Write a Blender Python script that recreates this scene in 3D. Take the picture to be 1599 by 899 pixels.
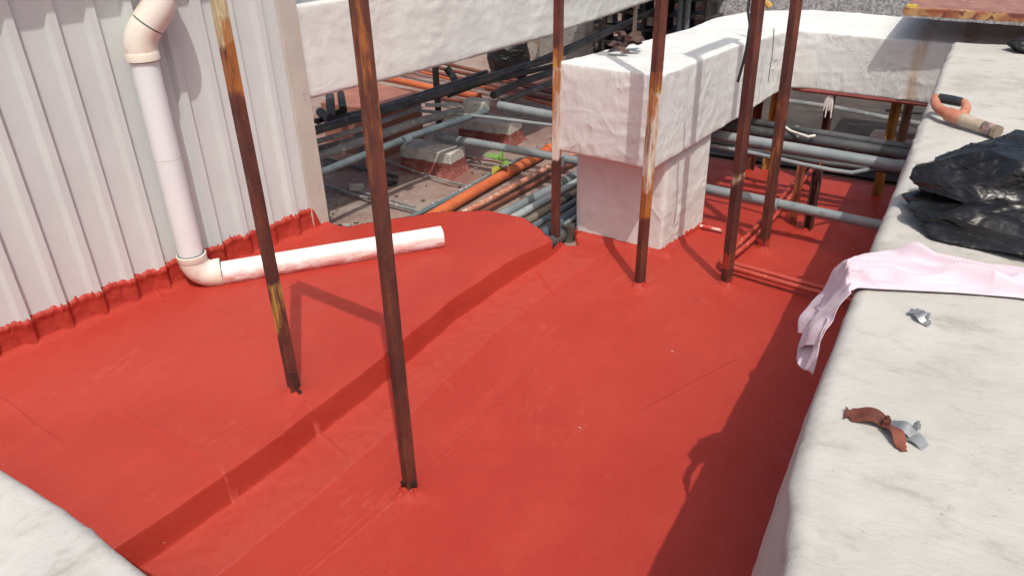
import bpy, bmesh, math, random
from mathutils import Vector, Matrix, noise
R = math.radians
random.seed(7)
S = bpy.context.scene
for o in list(bpy.data.objects): bpy.data.objects.remove(o)

# ------------------------------------------------------------------ camera, sky, sun, exposure
H = 1.85
_d = Vector((60, 2150, 1200)).normalized(); _up = -_d
_y = Vector((795, -692, 1200)); _y = (_y - _up * _y.dot(_up)).normalized()
_x = _y.cross(_up)
W = Matrix((_x, _y, _up))                       # world = W @ cam(x right, y down, z forward)
CP = Vector((0, 0, H)); FOC = 1200.0
cam = bpy.data.cameras.new('camera'); cam.lens = FOC / 1599 * 36; cam.sensor_width = 36
cam.clip_start = 0.02; cam.clip_end = 500
co = bpy.data.objects.new('camera', cam); S.collection.objects.link(co)
cr = W @ Vector((1, 0, 0)); cu = W @ Vector((0, -1, 0)); cb = W @ Vector((0, 0, -1))
M = Matrix((cr, cu, cb)).transposed().to_4x4(); M.translation = CP; co.matrix_world = M
S.camera = co
SUN_EL = R(60.8); SUN_DIR = Vector((.69 * math.cos(SUN_EL), -.722 * math.cos(SUN_EL), math.sin(SUN_EL))).normalized()
wd = bpy.data.worlds.new('World'); S.world = wd; wd.use_nodes = True
nt = wd.node_tree; sky = nt.nodes.new('ShaderNodeTexSky'); sky.sky_type = 'NISHITA'; sky.sun_disc = False
sky.sun_elevation = SUN_EL; sky.sun_rotation = math.atan2(SUN_DIR.x, SUN_DIR.y)
sky.dust_density = 6.0; sky.air_density = 1.0; sky.ozone_density = .4
bg = nt.nodes['Background']; bg.inputs[1].default_value = 0.15
nt.links.new(sky.outputs[0], bg.inputs[0])
sun = bpy.data.lights.new('sun', 'SUN'); sun.energy = 3.15; sun.angle = R(0.53); sun.color = (1, .95, .87)
so = bpy.data.objects.new('sun', sun); S.collection.objects.link(so)
so.rotation_euler = SUN_DIR.to_track_quat('Z', 'Y').to_euler(); so.location = (2, -3, 8)
S.view_settings.view_transform = 'Standard'; S.view_settings.look = 'None'
S.view_settings.exposure = -0.22; S.view_settings.gamma = 1.0

# ------------------------------------------------------------------ measuring helpers
def ray(px, py): return W @ Vector((px - 799.5, py - 449.5, FOC))
def PZ(px, py, z=0.0):
    r = ray(px, py); return CP + r * ((z - H) / r.z)
def PX(px, py, x):
    r = ray(px, py); return CP + r * (x / r.x)
def PY(px, py, y):
    r = ray(px, py); return CP + r * (y / r.y)
def sstep(a, b, x):
    t = max(0, min(1, (x - a) / (b - a))); return t * t * (3 - 2 * t)
def lerp(a, b, t): return a + (b - a) * t
def interp(pts, t):
    if t <= pts[0][0]: return pts[0][1]
    for (a, va), (b, vb) in zip(pts, pts[1:]):
        if t <= b: return lerp(va, vb, (t - a) / (b - a))
    return pts[-1][1]
def N(x, y, z=0.0): return noise.noise(Vector((x, y, z)))
def ridge(v): return (1 - abs(noise.noise(v)) * 2.2)

# ------------------------------------------------------------------ materials
class G:
    def __init__(s, name):
        s.m = bpy.data.materials.new(name); s.m.use_nodes = True
        s.t = s.m.node_tree; s.b = s.t.nodes['Principled BSDF']; s.h = None
        s.tc = s.n('ShaderNodeTexCoord').outputs['Object']
        s.strength_last = None
    def n(s, k, **kw):
        nd = s.t.nodes.new(k)
        for a, v in kw.items(): setattr(nd, a, v)
        return nd
    def l(s, a, b): s.t.links.new(a, b)
    def noise(s, scale, detail=5, rough=.55, stretch=(1, 1, 1), dist=0, off=(0, 0, 0)):
        mp = s.n('ShaderNodeMapping'); mp.inputs['Scale'].default_value = stretch; mp.inputs['Location'].default_value = off
        s.l(s.tc, mp.inputs[0]); nn = s.n('ShaderNodeTexNoise'); nn.inputs['Scale'].default_value = scale
        nn.inputs['Detail'].default_value = detail; nn.inputs['Roughness'].default_value = rough
        nn.inputs['Distortion'].default_value = dist
        s.l(mp.outputs[0], nn.inputs['Vector']); return nn.outputs['Fac']
    def rng(s, v, a, b, c=0.0, d=1.0, smooth=True):
        r = s.n('ShaderNodeMapRange'); r.interpolation_type = 'SMOOTHSTEP' if smooth else 'LINEAR'
        for i, q in zip(range(1, 5), (a, b, c, d)): r.inputs[i].default_value = q
        s.l(v, r.inputs[0]); return r.outputs[0]
    def math(s, op, a, b):
        m = s.n('ShaderNodeMath', operation=op)
        for i, v in ((0, a), (1, b)):
            if isinstance(v, (int, float)): m.inputs[i].default_value = v
            else: s.l(v, m.inputs[i])
        return m.outputs[0]
    def mix(s, f, a, b):
        m = s.n('ShaderNodeMix', data_type='RGBA')
        if isinstance(f, (int, float)): m.inputs[0].default_value = f
        else: s.l(f, m.inputs[0])
        for i, v in ((6, a), (7, b)):
            if isinstance(v, tuple): m.inputs[i].default_value = (*v, 1)
            else: s.l(v, m.inputs[i])
        return m.outputs[2]
    def z(s):
        x = s.n('ShaderNodeSeparateXYZ'); s.l(s.tc, x.inputs[0]); return x.outputs
    def col(s, v):
        if isinstance(v, tuple): s.b.inputs['Base Color'].default_value = (*v, 1)
        else: s.l(v, s.b.inputs['Base Color'])
    def rough(s, v):
        if isinstance(v, (int, float)): s.b.inputs['Roughness'].default_value = v
        else: s.l(v, s.b.inputs['Roughness'])
    def bump(s, v, strength, dist):
        b = s.n('ShaderNodeBump'); b.inputs['Strength'].default_value = strength; b.inputs['Distance'].default_value = dist
        s.l(v, b.inputs['Height'])
        if s.h is not None: s.l(s.h, b.inputs['Normal'])
        s.h = b.outputs[0]; s.l(s.h, s.b.inputs['Normal'])

def m_plain(name, c1, c2, rough=.6, scale=8, bump=.15, metal=0, spots=None, spot_scale=30, spot_t=.62):
    g = G(name)
    c = g.mix(g.rng(g.noise(scale), .35, .65), c1, c2)
    if spots: c = g.mix(g.rng(g.noise(spot_scale, 3, off=(3, 7, 1)), spot_t, spot_t + .04), c, spots)
    g.col(c); g.rough(g.rng(g.noise(scale * 2), .3, .7, max(rough - .12, .05), min(rough + .12, 1)))
    g.b.inputs['Metallic'].default_value = metal
    if bump: g.bump(g.noise(scale * 12, 4), bump, .004)
    return g.m

def m_red(name='red_roof_paint', dusty=0):
    g = G(name)
    big = g.rng(g.noise(1.1, 5, .6, dist=.6), .3, .7)
    c = g.mix(big, (.370, .035, .023), (.408, .045, .029))
    c = g.mix(g.rng(g.noise(5, 6, .7, stretch=(1, .45, 1)), .45, .75, 0, .55), c, (.445, .056, .036))
    c = g.mix(g.rng(g.noise(2.3, 5, .65, dist=1.2, off=(4, 0, 0)), .6, .8, 0, .35), c, (.325, .036, .026))
    c = g.mix(g.math('MULTIPLY', g.rng(g.noise(1.7, 4, .6, off=(9, 2, 3)), .5, .7), g.rng(g.noise(30, 6, .75, stretch=(1, .35, 1), off=(2, 5, 3)), .50, .72, 0, .35)), c, (.52, .16, .11))
    c = g.mix(g.rng(g.noise(48, 3, .5, off=(1, 2, 3)), .745, .775, 0, .6), c, (.62, .36, .30))
    c = g.mix(g.rng(g.noise(60, 3, .5, off=(6, 2, 8)), .75, .78, 0, .6), c, (.16, .02, .016))
    if dusty: c = g.mix(g.rng(g.noise(26, 6, .75, off=(3, 3, 3)), .30, .75, .12, .36), c, (.47, .090, .066))
    g.col(c); g.b.inputs['Specular IOR Level'].default_value = .32
    g.rough(g.rng(g.noise(9, 5), .3, .7, .40, .60))
    g.bump(g.noise(240, 3, .6), .9 if dusty else .5, .0022)
    g.bump(g.noise(38, 5, .65, stretch=(1, .6, 1)), .45, .004)
    return g.m

def m_canvas(name, c1=(.76, .735, .685), c2=(.67, .645, .595), dirt=(.36, .33, .28), amt=.35, rust=None, redtint=None, bscale=1.0, fiber=(1, 1, .25), wr=1.0, wst=(1, 1, .6)):
    g = G(name)
    c = g.mix(g.rng(g.noise(3, 6, .65), .35, .7), c1, c2)
    c = g.mix(g.rng(g.noise(14, 6, .7, stretch=fiber, off=(2, 0, 0)), .52, .78, 0, amt), c, dirt)
    c = g.mix(g.rng(g.noise(2.6, 7, .75, off=(7, 5, 3)), .52, .74, 0, amt), c, tuple(v * 1.25 for v in dirt))
    c = g.mix(g.rng(g.noise(60, 3, .6, off=(5, 1, 0)), .68, .76, 0, amt * .8), c, tuple(v * .7 for v in dirt))
    zz = g.z()
    if redtint:   # red tint, strongest near the bottom
        k = g.math('MULTIPLY', g.rng(zz[2], redtint[0], redtint[1], 1, 0), g.rng(g.noise(5, 4, off=(1, 8, 0)), .3, .7, .3, 1))
        c = g.mix(g.math('MULTIPLY', k, .45), c, (.52, .28, .24))
    if rust:      # rust runs at given x ranges (object space)
        for (x0, w, s_) in rust:
            d = g.math('ABSOLUTE', g.math('SUBTRACT', g.math('ADD', zz[0], g.math('MULTIPLY', g.noise(6, 3), .06)), x0 + .03), 0)
            k = g.math('MULTIPLY', g.rng(d, w * .3, w, 1, 0), g.rng(g.noise(9, 5, stretch=(3, 3, .5)), .3, .65, .1, 1))
            c = g.mix(g.math('MULTIPLY', k, s_), c, (.42, .26, .08))
    g.col(c); g.rough(.78); g.b.inputs['Specular IOR Level'].default_value = .25
    if wr:
        rd = g.math('ABSOLUTE', g.math('SUBTRACT', g.noise(7, 2, .5, dist=1.0, off=(1, 3, 5), stretch=wst), .5), 0)
        g.bump(g.math('MULTIPLY', g.rng(rd, 0, .10, 1, 0), g.rng(g.noise(2.2, 3, off=(8, 3, 5)), .40, .70)), .30 * wr, .008)
        rd = g.math('ABSOLUTE', g.math('SUBTRACT', g.noise(15, 2, .5, dist=.8, off=(4, 3, 9), stretch=wst), .5), 0)
        g.bump(g.math('MULTIPLY', g.rng(rd, 0, .11, 1, 0), g.rng(g.noise(3.1, 3, off=(2, 3, 5)), .42, .70)), .22 * wr, .004)
    g.bump(g.noise(170, 4, .7), .35 * bscale, .0012)
    g.bump(g.noise(26, 5, .6, stretch=fiber, dist=1.5), .45 * bscale, .006)
    return g.m

def m_rust(name, zones=(), bias=0.0):
    """zones: (z0, z1, colour, amount) painted or stained lengths of the bar"""
    g = G(name); zz = g.z()
    c = g.mix(g.rng(g.noise(10, 6, .7, stretch=(1, 1, .3)), .38 + bias, .66 + bias), (.075, .026, .022), (.19, .056, .034))
    c = g.mix(g.rng(g.noise(12, 6, .7, stretch=(1.3, 1.3, .22), off=(3, 1, 2)), .56, .82, 0, .7), c, (.34, .12, .035))
    c = g.mix(g.rng(g.noise(70, 4, .6, off=(9, 1, 2)), .66, .72, 0, .6), c, (.04, .022, .022))
    for i, (z0, z1, cc, am) in enumerate(zones):
        wob = g.math('ADD', zz[2], g.math('MULTIPLY', g.math('SUBTRACT', g.noise(14, 4, off=(i * 3., 0, 0)), .5), .16))
        k = g.math('MULTIPLY', g.rng(wob, z0 - .015, z0 + .015), g.rng(wob, z1 - .015, z1 + .015, 1, 0))
        k = g.math('MULTIPLY', k, g.rng(g.noise(18, 6, .68, stretch=(1.6, 1.6, .22), off=(0, i * 5., 0)), .56 - am * .28, .70 - am * .18))
        c = g.mix(k, c, cc)
    c = g.mix(g.rng(g.noise(38, 2, .5, off=(2, 6, 7)), .78, .80), c, (.62, .50, .42))
    g.col(c); g.rough(g.rng(g.noise(20), .3, .7, .45, .8)); g.b.inputs['Specular IOR Level'].default_value = .4
    g.bump(g.noise(160, 4, .7), .5, .0015); g.bump(g.noise(30, 3), .3, .002)
    return g.m

def m_pipe(name, c1, c2, spl=(.55, .55, .52), t=.60, rough=.5, sc=26):
    g = G(name)
    c = g.mix(g.rng(g.noise(6, 5, .6), .35, .65), c1, c2)
    c = g.mix(g.rng(g.noise(sc, 6, .72, off=(4, 4, 1)), t, t + .10, 0, .75), c, spl)
    c = g.mix(g.rng(g.noise(11, 5, .7, off=(1, 9, 5)), .60, .70, 0, .5), c, tuple(v * .35 for v in c1))
    g.col(c); g.rough(rough); g.bump(g.noise(90, 3), .3, .001); return g.m

RED = m_red()
CANVAS = m_canvas('painted_canvas')
WHITE_Y = (.66, .58, .40)
GALV = m_pipe('galvanised_grey', (.17, .20, .21), (.23, .26, .27))
GREYP = m_pipe('grey_painted_pipe', (.20, .235, .255), (.26, .29, .30), t=.66, sc=14)
TEAL = m_pipe('blue_grey_pipe', (.085, .115, .13), (.13, .165, .18), t=.62)
DARKP = m_pipe('black_painted_pipe', (.032, .036, .040), (.075, .08, .085), spl=(.30, .31, .31), t=.60)
OLDG = m_pipe('weathered_grey_pipe', (.15, .16, .165), (.25, .255, .25), spl=(.5, .5, .47), t=.55)
ORANGE = m_pipe('orange_painted_pipe', (.46, .10, .035), (.56, .15, .05), spl=(.55, .42, .35), t=.60)
RUSTP = m_pipe('brown_rusty_pipe', (.13, .045, .03), (.22, .07, .04), spl=(.35, .2, .14), t=.62)
STEEL = m_plain('zinc_plated_steel', (.30, .32, .33), (.38, .40, .40), rough=.42, metal=.55, scale=20, bump=.1)
RUST0 = m_rust('rusty_steel', bias=-.06)
RUSTD = m_rust('dark_rusty_steel', bias=.08)
BLACK = m_plain('black_steel', (.012, .012, .012), (.03, .028, .026), rough=.5)

# ------------------------------------------------------------------ mesh building
class MB:
    def __init__(s): s.v = []; s.f = []
    def add(s, vs, fs):
        k = len(s.v); s.v += [Vector(v) for v in vs]; s.f += [tuple(i + k for i in f) for f in fs]; return s
    def box(s, c, size, rot=None):
        c = Vector(c); hx, hy, hz = [q / 2 for q in size]
        vs = [Vector((x, y, z)) for x in (-hx, hx) for y in (-hy, hy) for z in (-hz, hz)]
        if rot is not None: vs = [rot @ v for v in vs]
        return s.add([c + v for v in vs], [(0, 1, 3, 2), (4, 6, 7, 5), (0, 4, 5, 1), (2, 3, 7, 6), (0, 2, 6, 4), (1, 5, 7, 3)])
    def prism(s, poly, axis_o, ax, ay, ext):
        """2D polygon in plane (ax, ay) at axis_o, extruded by vector ext"""
        n = len(poly); a = [Vector(axis_o) + ax * p[0] + ay * p[1] for p in poly]
        s.add(a + [p + ext for p in a], [tuple(range(n))[::-1], tuple(range(n, 2 * n))] + [(i, (i + 1) % n, n + (i + 1) % n, n + i) for i in range(n)])
        return s
    def tube(s, pts, r, n=14, caps=True, hollow=None):
        pts = [Vector(p) for p in pts]; rr = r if isinstance(r, list) else [r] * len(pts)
        t0 = (pts[1] - pts[0]).normalized(); a = t0.orthogonal().normalized(); k = len(s.v)
        for i, p in enumerate(pts):
            if i == 0: t = t0
            elif i == len(pts) - 1: t = (pts[i] - pts[i - 1]).normalized()
            else: t = ((pts[i + 1] - pts[i]).normalized() + (pts[i] - pts[i - 1]).normalized()).normalized()
            a = (a - t * a.dot(t)).normalized(); b = t.cross(a)
            for j in range(n):
                w = 2 * math.pi * j / n; s.v.append(p + (a * math.cos(w) + b * math.sin(w)) * rr[i])
        for i in range(len(pts) - 1):
            for j in range(n):
                s.f.append((k + i * n + j, k + i * n + (j + 1) % n, k + (i + 1) * n + (j + 1) % n, k + (i + 1) * n + j))
        if caps:
            e = k + (len(pts) - 1) * n
            s.f.append(tuple(k + j for j in range(n))[::-1]); s.f.append(tuple(e + j for j in range(n)))
        return s
    def grid(s, nu, nv, fn, mask=None):
        k = len(s.v)
        for i in range(nu):
            for j in range(nv): s.v.append(Vector(fn(i, j)))
        for i in range(nu - 1):
            for j in range(nv - 1):
                if mask is None or mask(i, j): s.f.append((k + i * nv + j, k + (i + 1) * nv + j, k + (i + 1) * nv + j + 1, k + i * nv + j + 1))
        return s
    def build(s, name, mat, parent=None, label=None, cat=None, group=None, kind=None, angle=35, bevel=0, origin=None, fix=False):
        if parent is not None:
            root = parent; org = Vector(root.get('_o'))
        else:
            if origin is None:
                xs = [v.x for v in s.v]; ys = [v.y for v in s.v]; zs = [v.z for v in s.v]
                origin = ((min(xs) + max(xs)) / 2, (min(ys) + max(ys)) / 2, min(zs))
            org = Vector(origin)
        me = bpy.data.meshes.new(name); me.from_pydata([v - org for v in s.v], [], s.f); me.materials.append(mat)
        if fix:
            bm = bmesh.new(); bm.from_mesh(me); bmesh.ops.recalc_face_normals(bm, faces=bm.faces); bm.to_mesh(me); bm.free()
        me.shade_smooth(); me.set_sharp_from_angle(angle=R(angle))
        o = bpy.data.objects.new(name, me); S.collection.objects.link(o)
        o['_o'] = tuple(org)
        if parent is not None: o.parent = parent
        else: o.location = org
        if bevel:
            bv = o.modifiers.new('bevel', 'BEVEL'); bv.width = bevel; bv.segments = 2; bv.limit_method = 'ANGLE'
        if label: o['label'] = label
        if cat: o['category'] = cat
        if group: o['group'] = group
        if kind: o['kind'] = kind
        return o
def thing(name, label, cat, loc, group=None):
    o = bpy.data.objects.new(name, None); S.collection.objects.link(o); o.location = loc; o['_o'] = tuple(loc)
    o.empty_display_size = .1; o['label'] = label; o['category'] = cat
    if group: o['group'] = group
    return o
def tag(o, label, cat, group=None):
    o['label'] = label; o['category'] = cat
    if group: o['group'] = group

# ------------------------------------------------------------------ roofs (setting)
EDGE = [(-.5, -1.90), (.5, -1.87), (.83, -1.835), (1.24, -1.785), (1.58, -1.77), (1.92, -1.765), (2.46, -1.775), (2.9, -1.73), (3.28, -1.675), (3.6, -1.65)]
def edge(y): return interp(EDGE, y) + .004 + .006 * N(y * 3, 5.5) + .004 * N(y * 9, 1.5)
TEND = [(-3.4, 2.80), (-2.88, 2.82), (-2.72, 2.86), (-2.55, 3.07), (-2.36, 3.27), (-2.16, 3.385), (-1.91, 3.39), (-1.78, 3.34), (-1.66, 3.25)]
def tend(x): return interp(TEND, x) + .008 * N(x * 6, 2.2)
PED = [(-1.675, 3.54), (-1.168, 3.522), (-1.085, 3.97), (-1.62, 3.99)]     # pedestal plan
def rect_d(x, y):
    dx = max(-1.66 - x, x + 1.12, 0); dy = max(3.51 - y, y - 3.98, 0); return math.hypot(dx, dy)
FOOT = []
def seg_d(p, a, b):
    ab = b - a; t = max(0, min(1, (p - a).dot(ab) / ab.length_squared)); return (p - a - ab * t).length
SEAMS_T = [(PZ(180, 640, .1), PZ(335, 735, .1)), (PZ(0, 622, .1), PZ(104, 698, .1)), (PZ(104, 698, .1), PZ(330, 560, .1)), (PZ(210, 445, .1), PZ(262, 470, .1))]
SEAMS_L = [(PZ(345, 765), PZ(405, 835)), (PZ(490, 668), PZ(545, 715)), (PZ(652, 560), PZ(705, 610)), (PZ(840, 425), PZ(870, 470)), (PZ(480, 899), PZ(640, 765)), (PZ(1000, 640), PZ(1150, 560)), (PZ(640, 765), PZ(900, 520))]
SEAMS_T = [(a.xy, b.xy) for a, b in SEAMS_T]; SEAMS_L = [(a.xy, b.xy) for a, b in SEAMS_L]
BASES = {}
for k_, p_, z_ in (('A', (460, 620), .1), ('B', (640, 770), 0), ('C', (868, 385), 0), ('D', (998, 448), 0), ('E', (1133, 447), 0), ('F', (1192, 391), 0), ('G', (1260, 363), 0)):
    BASES[k_] = PZ(*p_, z_)
def red_h(x, y):
    e = edge(y); u = x - e; p = Vector((x, y))
    n = .0025 * N(x * 1.3, y * 1.3) + .0012 * N(x * 5, y * 5, 3)
    hgt = .120 - .03 * sstep(2.9, 3.3, y) * sstep(.3, .05, -u)
    t = hgt * (1 - sstep(-.006, .011, u)) - .003 * math.exp(-max(-u, 0) / .02) * (u < 0)
    low = 0
    if u > 0:
        low += .008 * math.exp(-u / .018) * sstep(.0, .006, u)
        low += .005 * (1 - sstep(.220, .224, u + .005 * N(y * 4, 8.))) * sstep(.0, .02, u)
        low += .0022 * (1 - sstep(.42, .424, u + .008 * N(y * 3, 4.))) 
        d = rect_d(x, y)
        if d < .12: low += .028 * math.exp(-d / .016)
        if u < .6: low += .0022 * N(x * 20, y * 20) * (1 - sstep(.1, .3, u)) + .0012 * ridge(Vector((x * 13, y * 13, 8))) * (1 - sstep(.1, .26, u))
    z = t + low + n
    if u < 0:
        wl = x - wall_x(y) 
        if wl < .2: z += .018 * math.exp(-max(wl - .03, 0) / .02)
    for k, b in BASES.items():
        d = (p - b.xy).length
        if d < .16:
            w = .5 + .5 * abs(N(x * 30, y * 30, 4))
            z += .018 * math.exp(-(d / .04) ** 2) + .009 * w * math.exp(-(d / .08) ** 2) + .007 * ridge(Vector((x * 26, y * 26, 2))) * math.exp(-(d / .09) ** 2)
    return z
def wall_x(y): return -3.395 + (y - 0.0) * .192 if y < 9 else 0       # front plane of the sheet metal wall
def in_red(x, y):
    e = edge(y)
    if x < e + .004: return y < tend(x)
    if y > 5.10 + .02 * N(x * 5, 3): return False
    if y < 3.3: return True
    if x > -1.12: return True
    left = interp([(3.25, -1.70), (3.36, -1.655), (3.42, -1.60), (3.5, -1.66), (3.55, -1.60), (4.2, -1.55), (5.2, -1.5)], y)
    return x > left + .006 * N(y * 20, 1)
us = []
u = -1.75
while u < -.06: us.append(u); u += .014
while u < -.012: us.append(u); u += .004
while u < .014: us.append(u); u += .0016
while u < .06: us.append(u); u += .004
while u < .203: us.append(u); u += .009
while u < .243: us.append(u); u += .0025
while u < .408: us.append(u); u += .011
while u < .436: us.append(u); u += .0025
while u < 2.6: us.append(u); u += .013
ys = []
yv = -.4
while yv < .5: ys.append(yv); yv += .06
while yv < 5.2: ys.append(yv); yv += .0125
def red_pt(i, j):
    y = ys[j]; x = edge(y) + us[i]
    if not in_red(x, y): return (x, y, -.09)
    return (x, y, red_h(x, y))
mb = MB(); ins = {}
mb.grid(len(us), len(ys), red_pt)
for i in range(len(us)):
    for j in range(len(ys)): ins[(i, j)] = mb.v[i * len(ys) + j].z > -.08
nv = len(ys); keep = []
for f in mb.f:
    i, j = divmod(f[0], nv)
    if ins[(i, j)] or ins[(i + 1, j)] or ins[(i, j + 1)] or ins[(i + 1, j + 1)]: keep.append(f)
mb.f = keep
rr = mb.build('red_roof', RED, kind='structure', origin=(0, 0, 0), angle=60)
DUSTY = m_red('dusty_red_membrane', 1); rr.data.materials.append(DUSTY)
for p_ in rr.data.polygons:
    c_ = p_.center; u_ = c_.x - edge(c_.y)
    if .014 < u_ and u_ + .005 * N(c_.y * 4, 8.) < .221 and c_.y < 3.3: p_.material_index = 1
DUSTY = m_red('dusty_red_membrane', 1); rr.data.materials.append(DUSTY)
for p_ in rr.data.polygons:
    c_ = p_.center; u_ = c_.x - edge(c_.y)
    if .014 < u_ and u_ + .005 * N(c_.y * 4, 8.) < .221 and c_.y < 3.3: p_.material_index = 1
for q_, (a, b) in enumerate(SEAMS_T + SEAMS_L):
    L = (b - a).length; n_ = max(4, int(L / .008)); d_ = (b - a) / L; pn = Vector((-d_.y, d_.x)) * (1 if q_ % 2 else -1)
    OFS = ((-.030, -.0012), (-.012, .0012), (-.001, .0034), (.0018, -.0022))
    def seam(i, j):
        t_ = i / (n_ - 1); c_ = a.lerp(b, t_) + pn * (.006 * N(t_ * L * 5, q_) + .0016 * N(t_ * L * 50, q_ + 4)); p_ = c_ + pn * OFS[j][0]
        fade = min(1, 6 * t_, 6 * (1 - t_)); return (p_.x, p_.y, red_h(p_.x, p_.y) + (OFS[j][1] * fade if j in (1, 2) else OFS[j][1]))
    MB().grid(n_, 4, seam).build('membrane_seam', DUSTY if len(SEAMS_T) <= q_ < len(SEAMS_T) + 3 else RED, rr, angle=80)

g = G('old_roof_slab')
c = g.mix(g.rng(g.noise(1.6, 6, .7), .35, .65), (.30, .235, .20), (.24, .15, .13))
c = g.mix(g.rng(g.noise(5, 6, .75, off=(2, 2, 2)), .5, .7, 0, .7), c, (.36, .33, .29))
c = g.mix(g.rng(g.noise(1.0, 5, .6, dist=1, off=(6, 2, 2)), .5, .62, 0, .75), c, (.22, .085, .07))
c = g.mix(g.rng(g.noise(24, 4, .6, off=(1, 1, 1)), .66, .70, 0, .7), c, (.48, .45, .42))
c = g.mix(g.rng(g.noise(40, 5, .7, off=(8, 1, 1)), .6, .75, 0, .6), c, (.07, .055, .05))
g.col(c); g.rough(.85); g.bump(g.noise(70, 5, .7), .5, .004); OLD = g.m
def old_pt(i, j):
    x = OX[i]; y = OY[j]; return (x, y, -.012 + .004 * N(x * 2, y * 2))
OX = [-60, -30, -15, -10] + [-8 + .25 * i for i in range(49)] + [6, 10, 20, 40, 60]
OY = [-40, -20, -8, -4] + [-2 + .25 * i for i in range(57)] + [14, 18, 30, 60, 100]
MB().grid(len(OX), len(OY), old_pt).build('old_roof', OLD, kind='structure', origin=(0, 0, 0))

# dark roof strip beyond the black pipes
g = G('bitumen_roof')
c = g.mix(g.rng(g.noise(2, 6, .7), .35, .65), (.035, .030, .028), (.075, .06, .052))
c = g.mix(g.rng(g.noise(3.2, 5, .7, stretch=(1, 3, 1), off=(2, 1, 5)), .56, .70, 0, .7), c, (.17, .14, .12))
g.col(c); g.rough(.8); g.bump(g.noise(60, 5, .7), .4, .004); BIT = g.m
MB().grid(24, 12, lambda i, j: (-1.75 + i * .2, 5.14 + j * .32, .012 + .004 * N(i * .4, j * .6))).build('bitumen_roof', BIT, kind='structure')
# grey mineral felt roof far behind
g = G('grey_mineral_felt')
c = g.mix(g.rng(g.noise(45, 5, .8), .40, .62), (.22, .22, .23), (.58, .58, .59))
g.col(c); g.rough(.9); g.bump(g.noise(70, 4, .8), .6, .01); FELT = g.m
MB().box((1.2, 11.5, .36), (7, 7, .7)).build('felt_covered_roof', FELT, kind='structure')

# ------------------------------------------------------------------ sheet metal building
g = G('painted_sheet_metal')
c = g.mix(g.rng(g.noise(2.2, 5, .6), .3, .7), (.565, .61, .61), (.615, .66, .655))
c = g.mix(g.rng(g.noise(9, 6, .75, stretch=(1, 1, .3)), .55, .8, 0, .3), c, (.42, .38, .35))
c = g.mix(g.rng(g.noise(80, 3, .5), .74, .78, 0, .4), c, (.36, .30, .26))
g.col(c); g.rough(.42); g.bump(g.noise(14, 3), .12, .003); SHEET = g.m
g = G('beige_corner_trim'); g.col(g.mix(g.rng(g.noise(5, 5), .3, .7), (.46, .43, .385), (.52, .49, .44))); g.rough(.45); TRIM = g.m
w0 = Vector((wall_x(-.6), -.6, 0)); WD = (Vector((wall_x(2.0), 2.0, 0)) - Vector((wall_x(0), 0, 0))).normalized(); WN = Vector((WD.y, -WD.x, 0))
CORN = (Vector((wall_x(2.745), 2.745, 0)) - w0).dot(WD)      # end of the ribbed part
PER = .1475; ph0 = (Vector((wall_x(1.36), 1.36, 0)) - w0).dot(WD)
def prof(s):
    if s > CORN - .05: return 0
    t = (s - ph0 + .006) % PER; t -= PER - .056      # dark flank at t = 0.056 -> at ph0
    if t < 0: return 0
    if t < .018: return .024 * t / .018
    if t < .048: return .024
    if t < .056: return .024 * (1 - (t - .048) / .008)
    return 0
bld = thing('metal_clad_building', 'pale corrugated metal building wall with red painted base beside the white drainpipe', 'building', tuple(w0 + Vector((0, 0, .0))))
brk = []
k = math.floor(-ph0 / PER) - 1
while ph0 + k * PER < CORN + PER:
    b = ph0 - .006 + k * PER
    for q in (PER - .056, PER - .038, PER - .008, PER): brk.append(b + q)
    k += 1
brk = [0] + [b for b in brk if 0 < b < CORN] + [CORN]
mb = MB(); zs = [-.02, .3, .8, 1.3, 2.0]
mb.grid(len(brk), len(zs), lambda i, j: w0 + WD * brk[i] + WN * prof(brk[i]) + Vector((0, 0, zs[j])))
mb.build('wall_panel', SHEET, bld, angle=10)
# corner trim, set proud of the sheet, folded round the corner
c0 = w0 + WD * (CORN + .001)
poly = [(-.012, .004), (-.006, .014), (.094, .014), (.094, -.9), (.090, -.9), (.090, .009), (-.004, .009)]
MB().prism(poly, c0 + Vector((0, 0, -.02)), WD, WN, Vector((0, 0, 2.03))).build('corner_trim', TRIM, bld, angle=20, fix=True)
MB().box(w0 + WD * .9 - WN * .5 + Vector((0, 0, .98)), (.6, 1.6, 1.9), Matrix.Rotation(-.19, 3, 'Z')).build('inner_wall', TRIM, bld)
# eave that shades the top of the wall
poly = [(-.5, 0), (.215, 0), (.215, -.02), (.232, -.02), (.232, .03), (-.5, .03)]
MB().prism(poly, w0 + Vector((0, 0, 1.86)), WN, Vector((0, 0, 1)), WD * (CORN + .10)).build('eave', TRIM, bld, fix=True)
for q in (.35, .85, 1.35):
    p = w0 + WD * (CORN + .05) + WN * .029 + Vector((0, 0, q)); MB().tube([p, p + WN * .003], .004, 8).build('screw', STEEL, bld)
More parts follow.
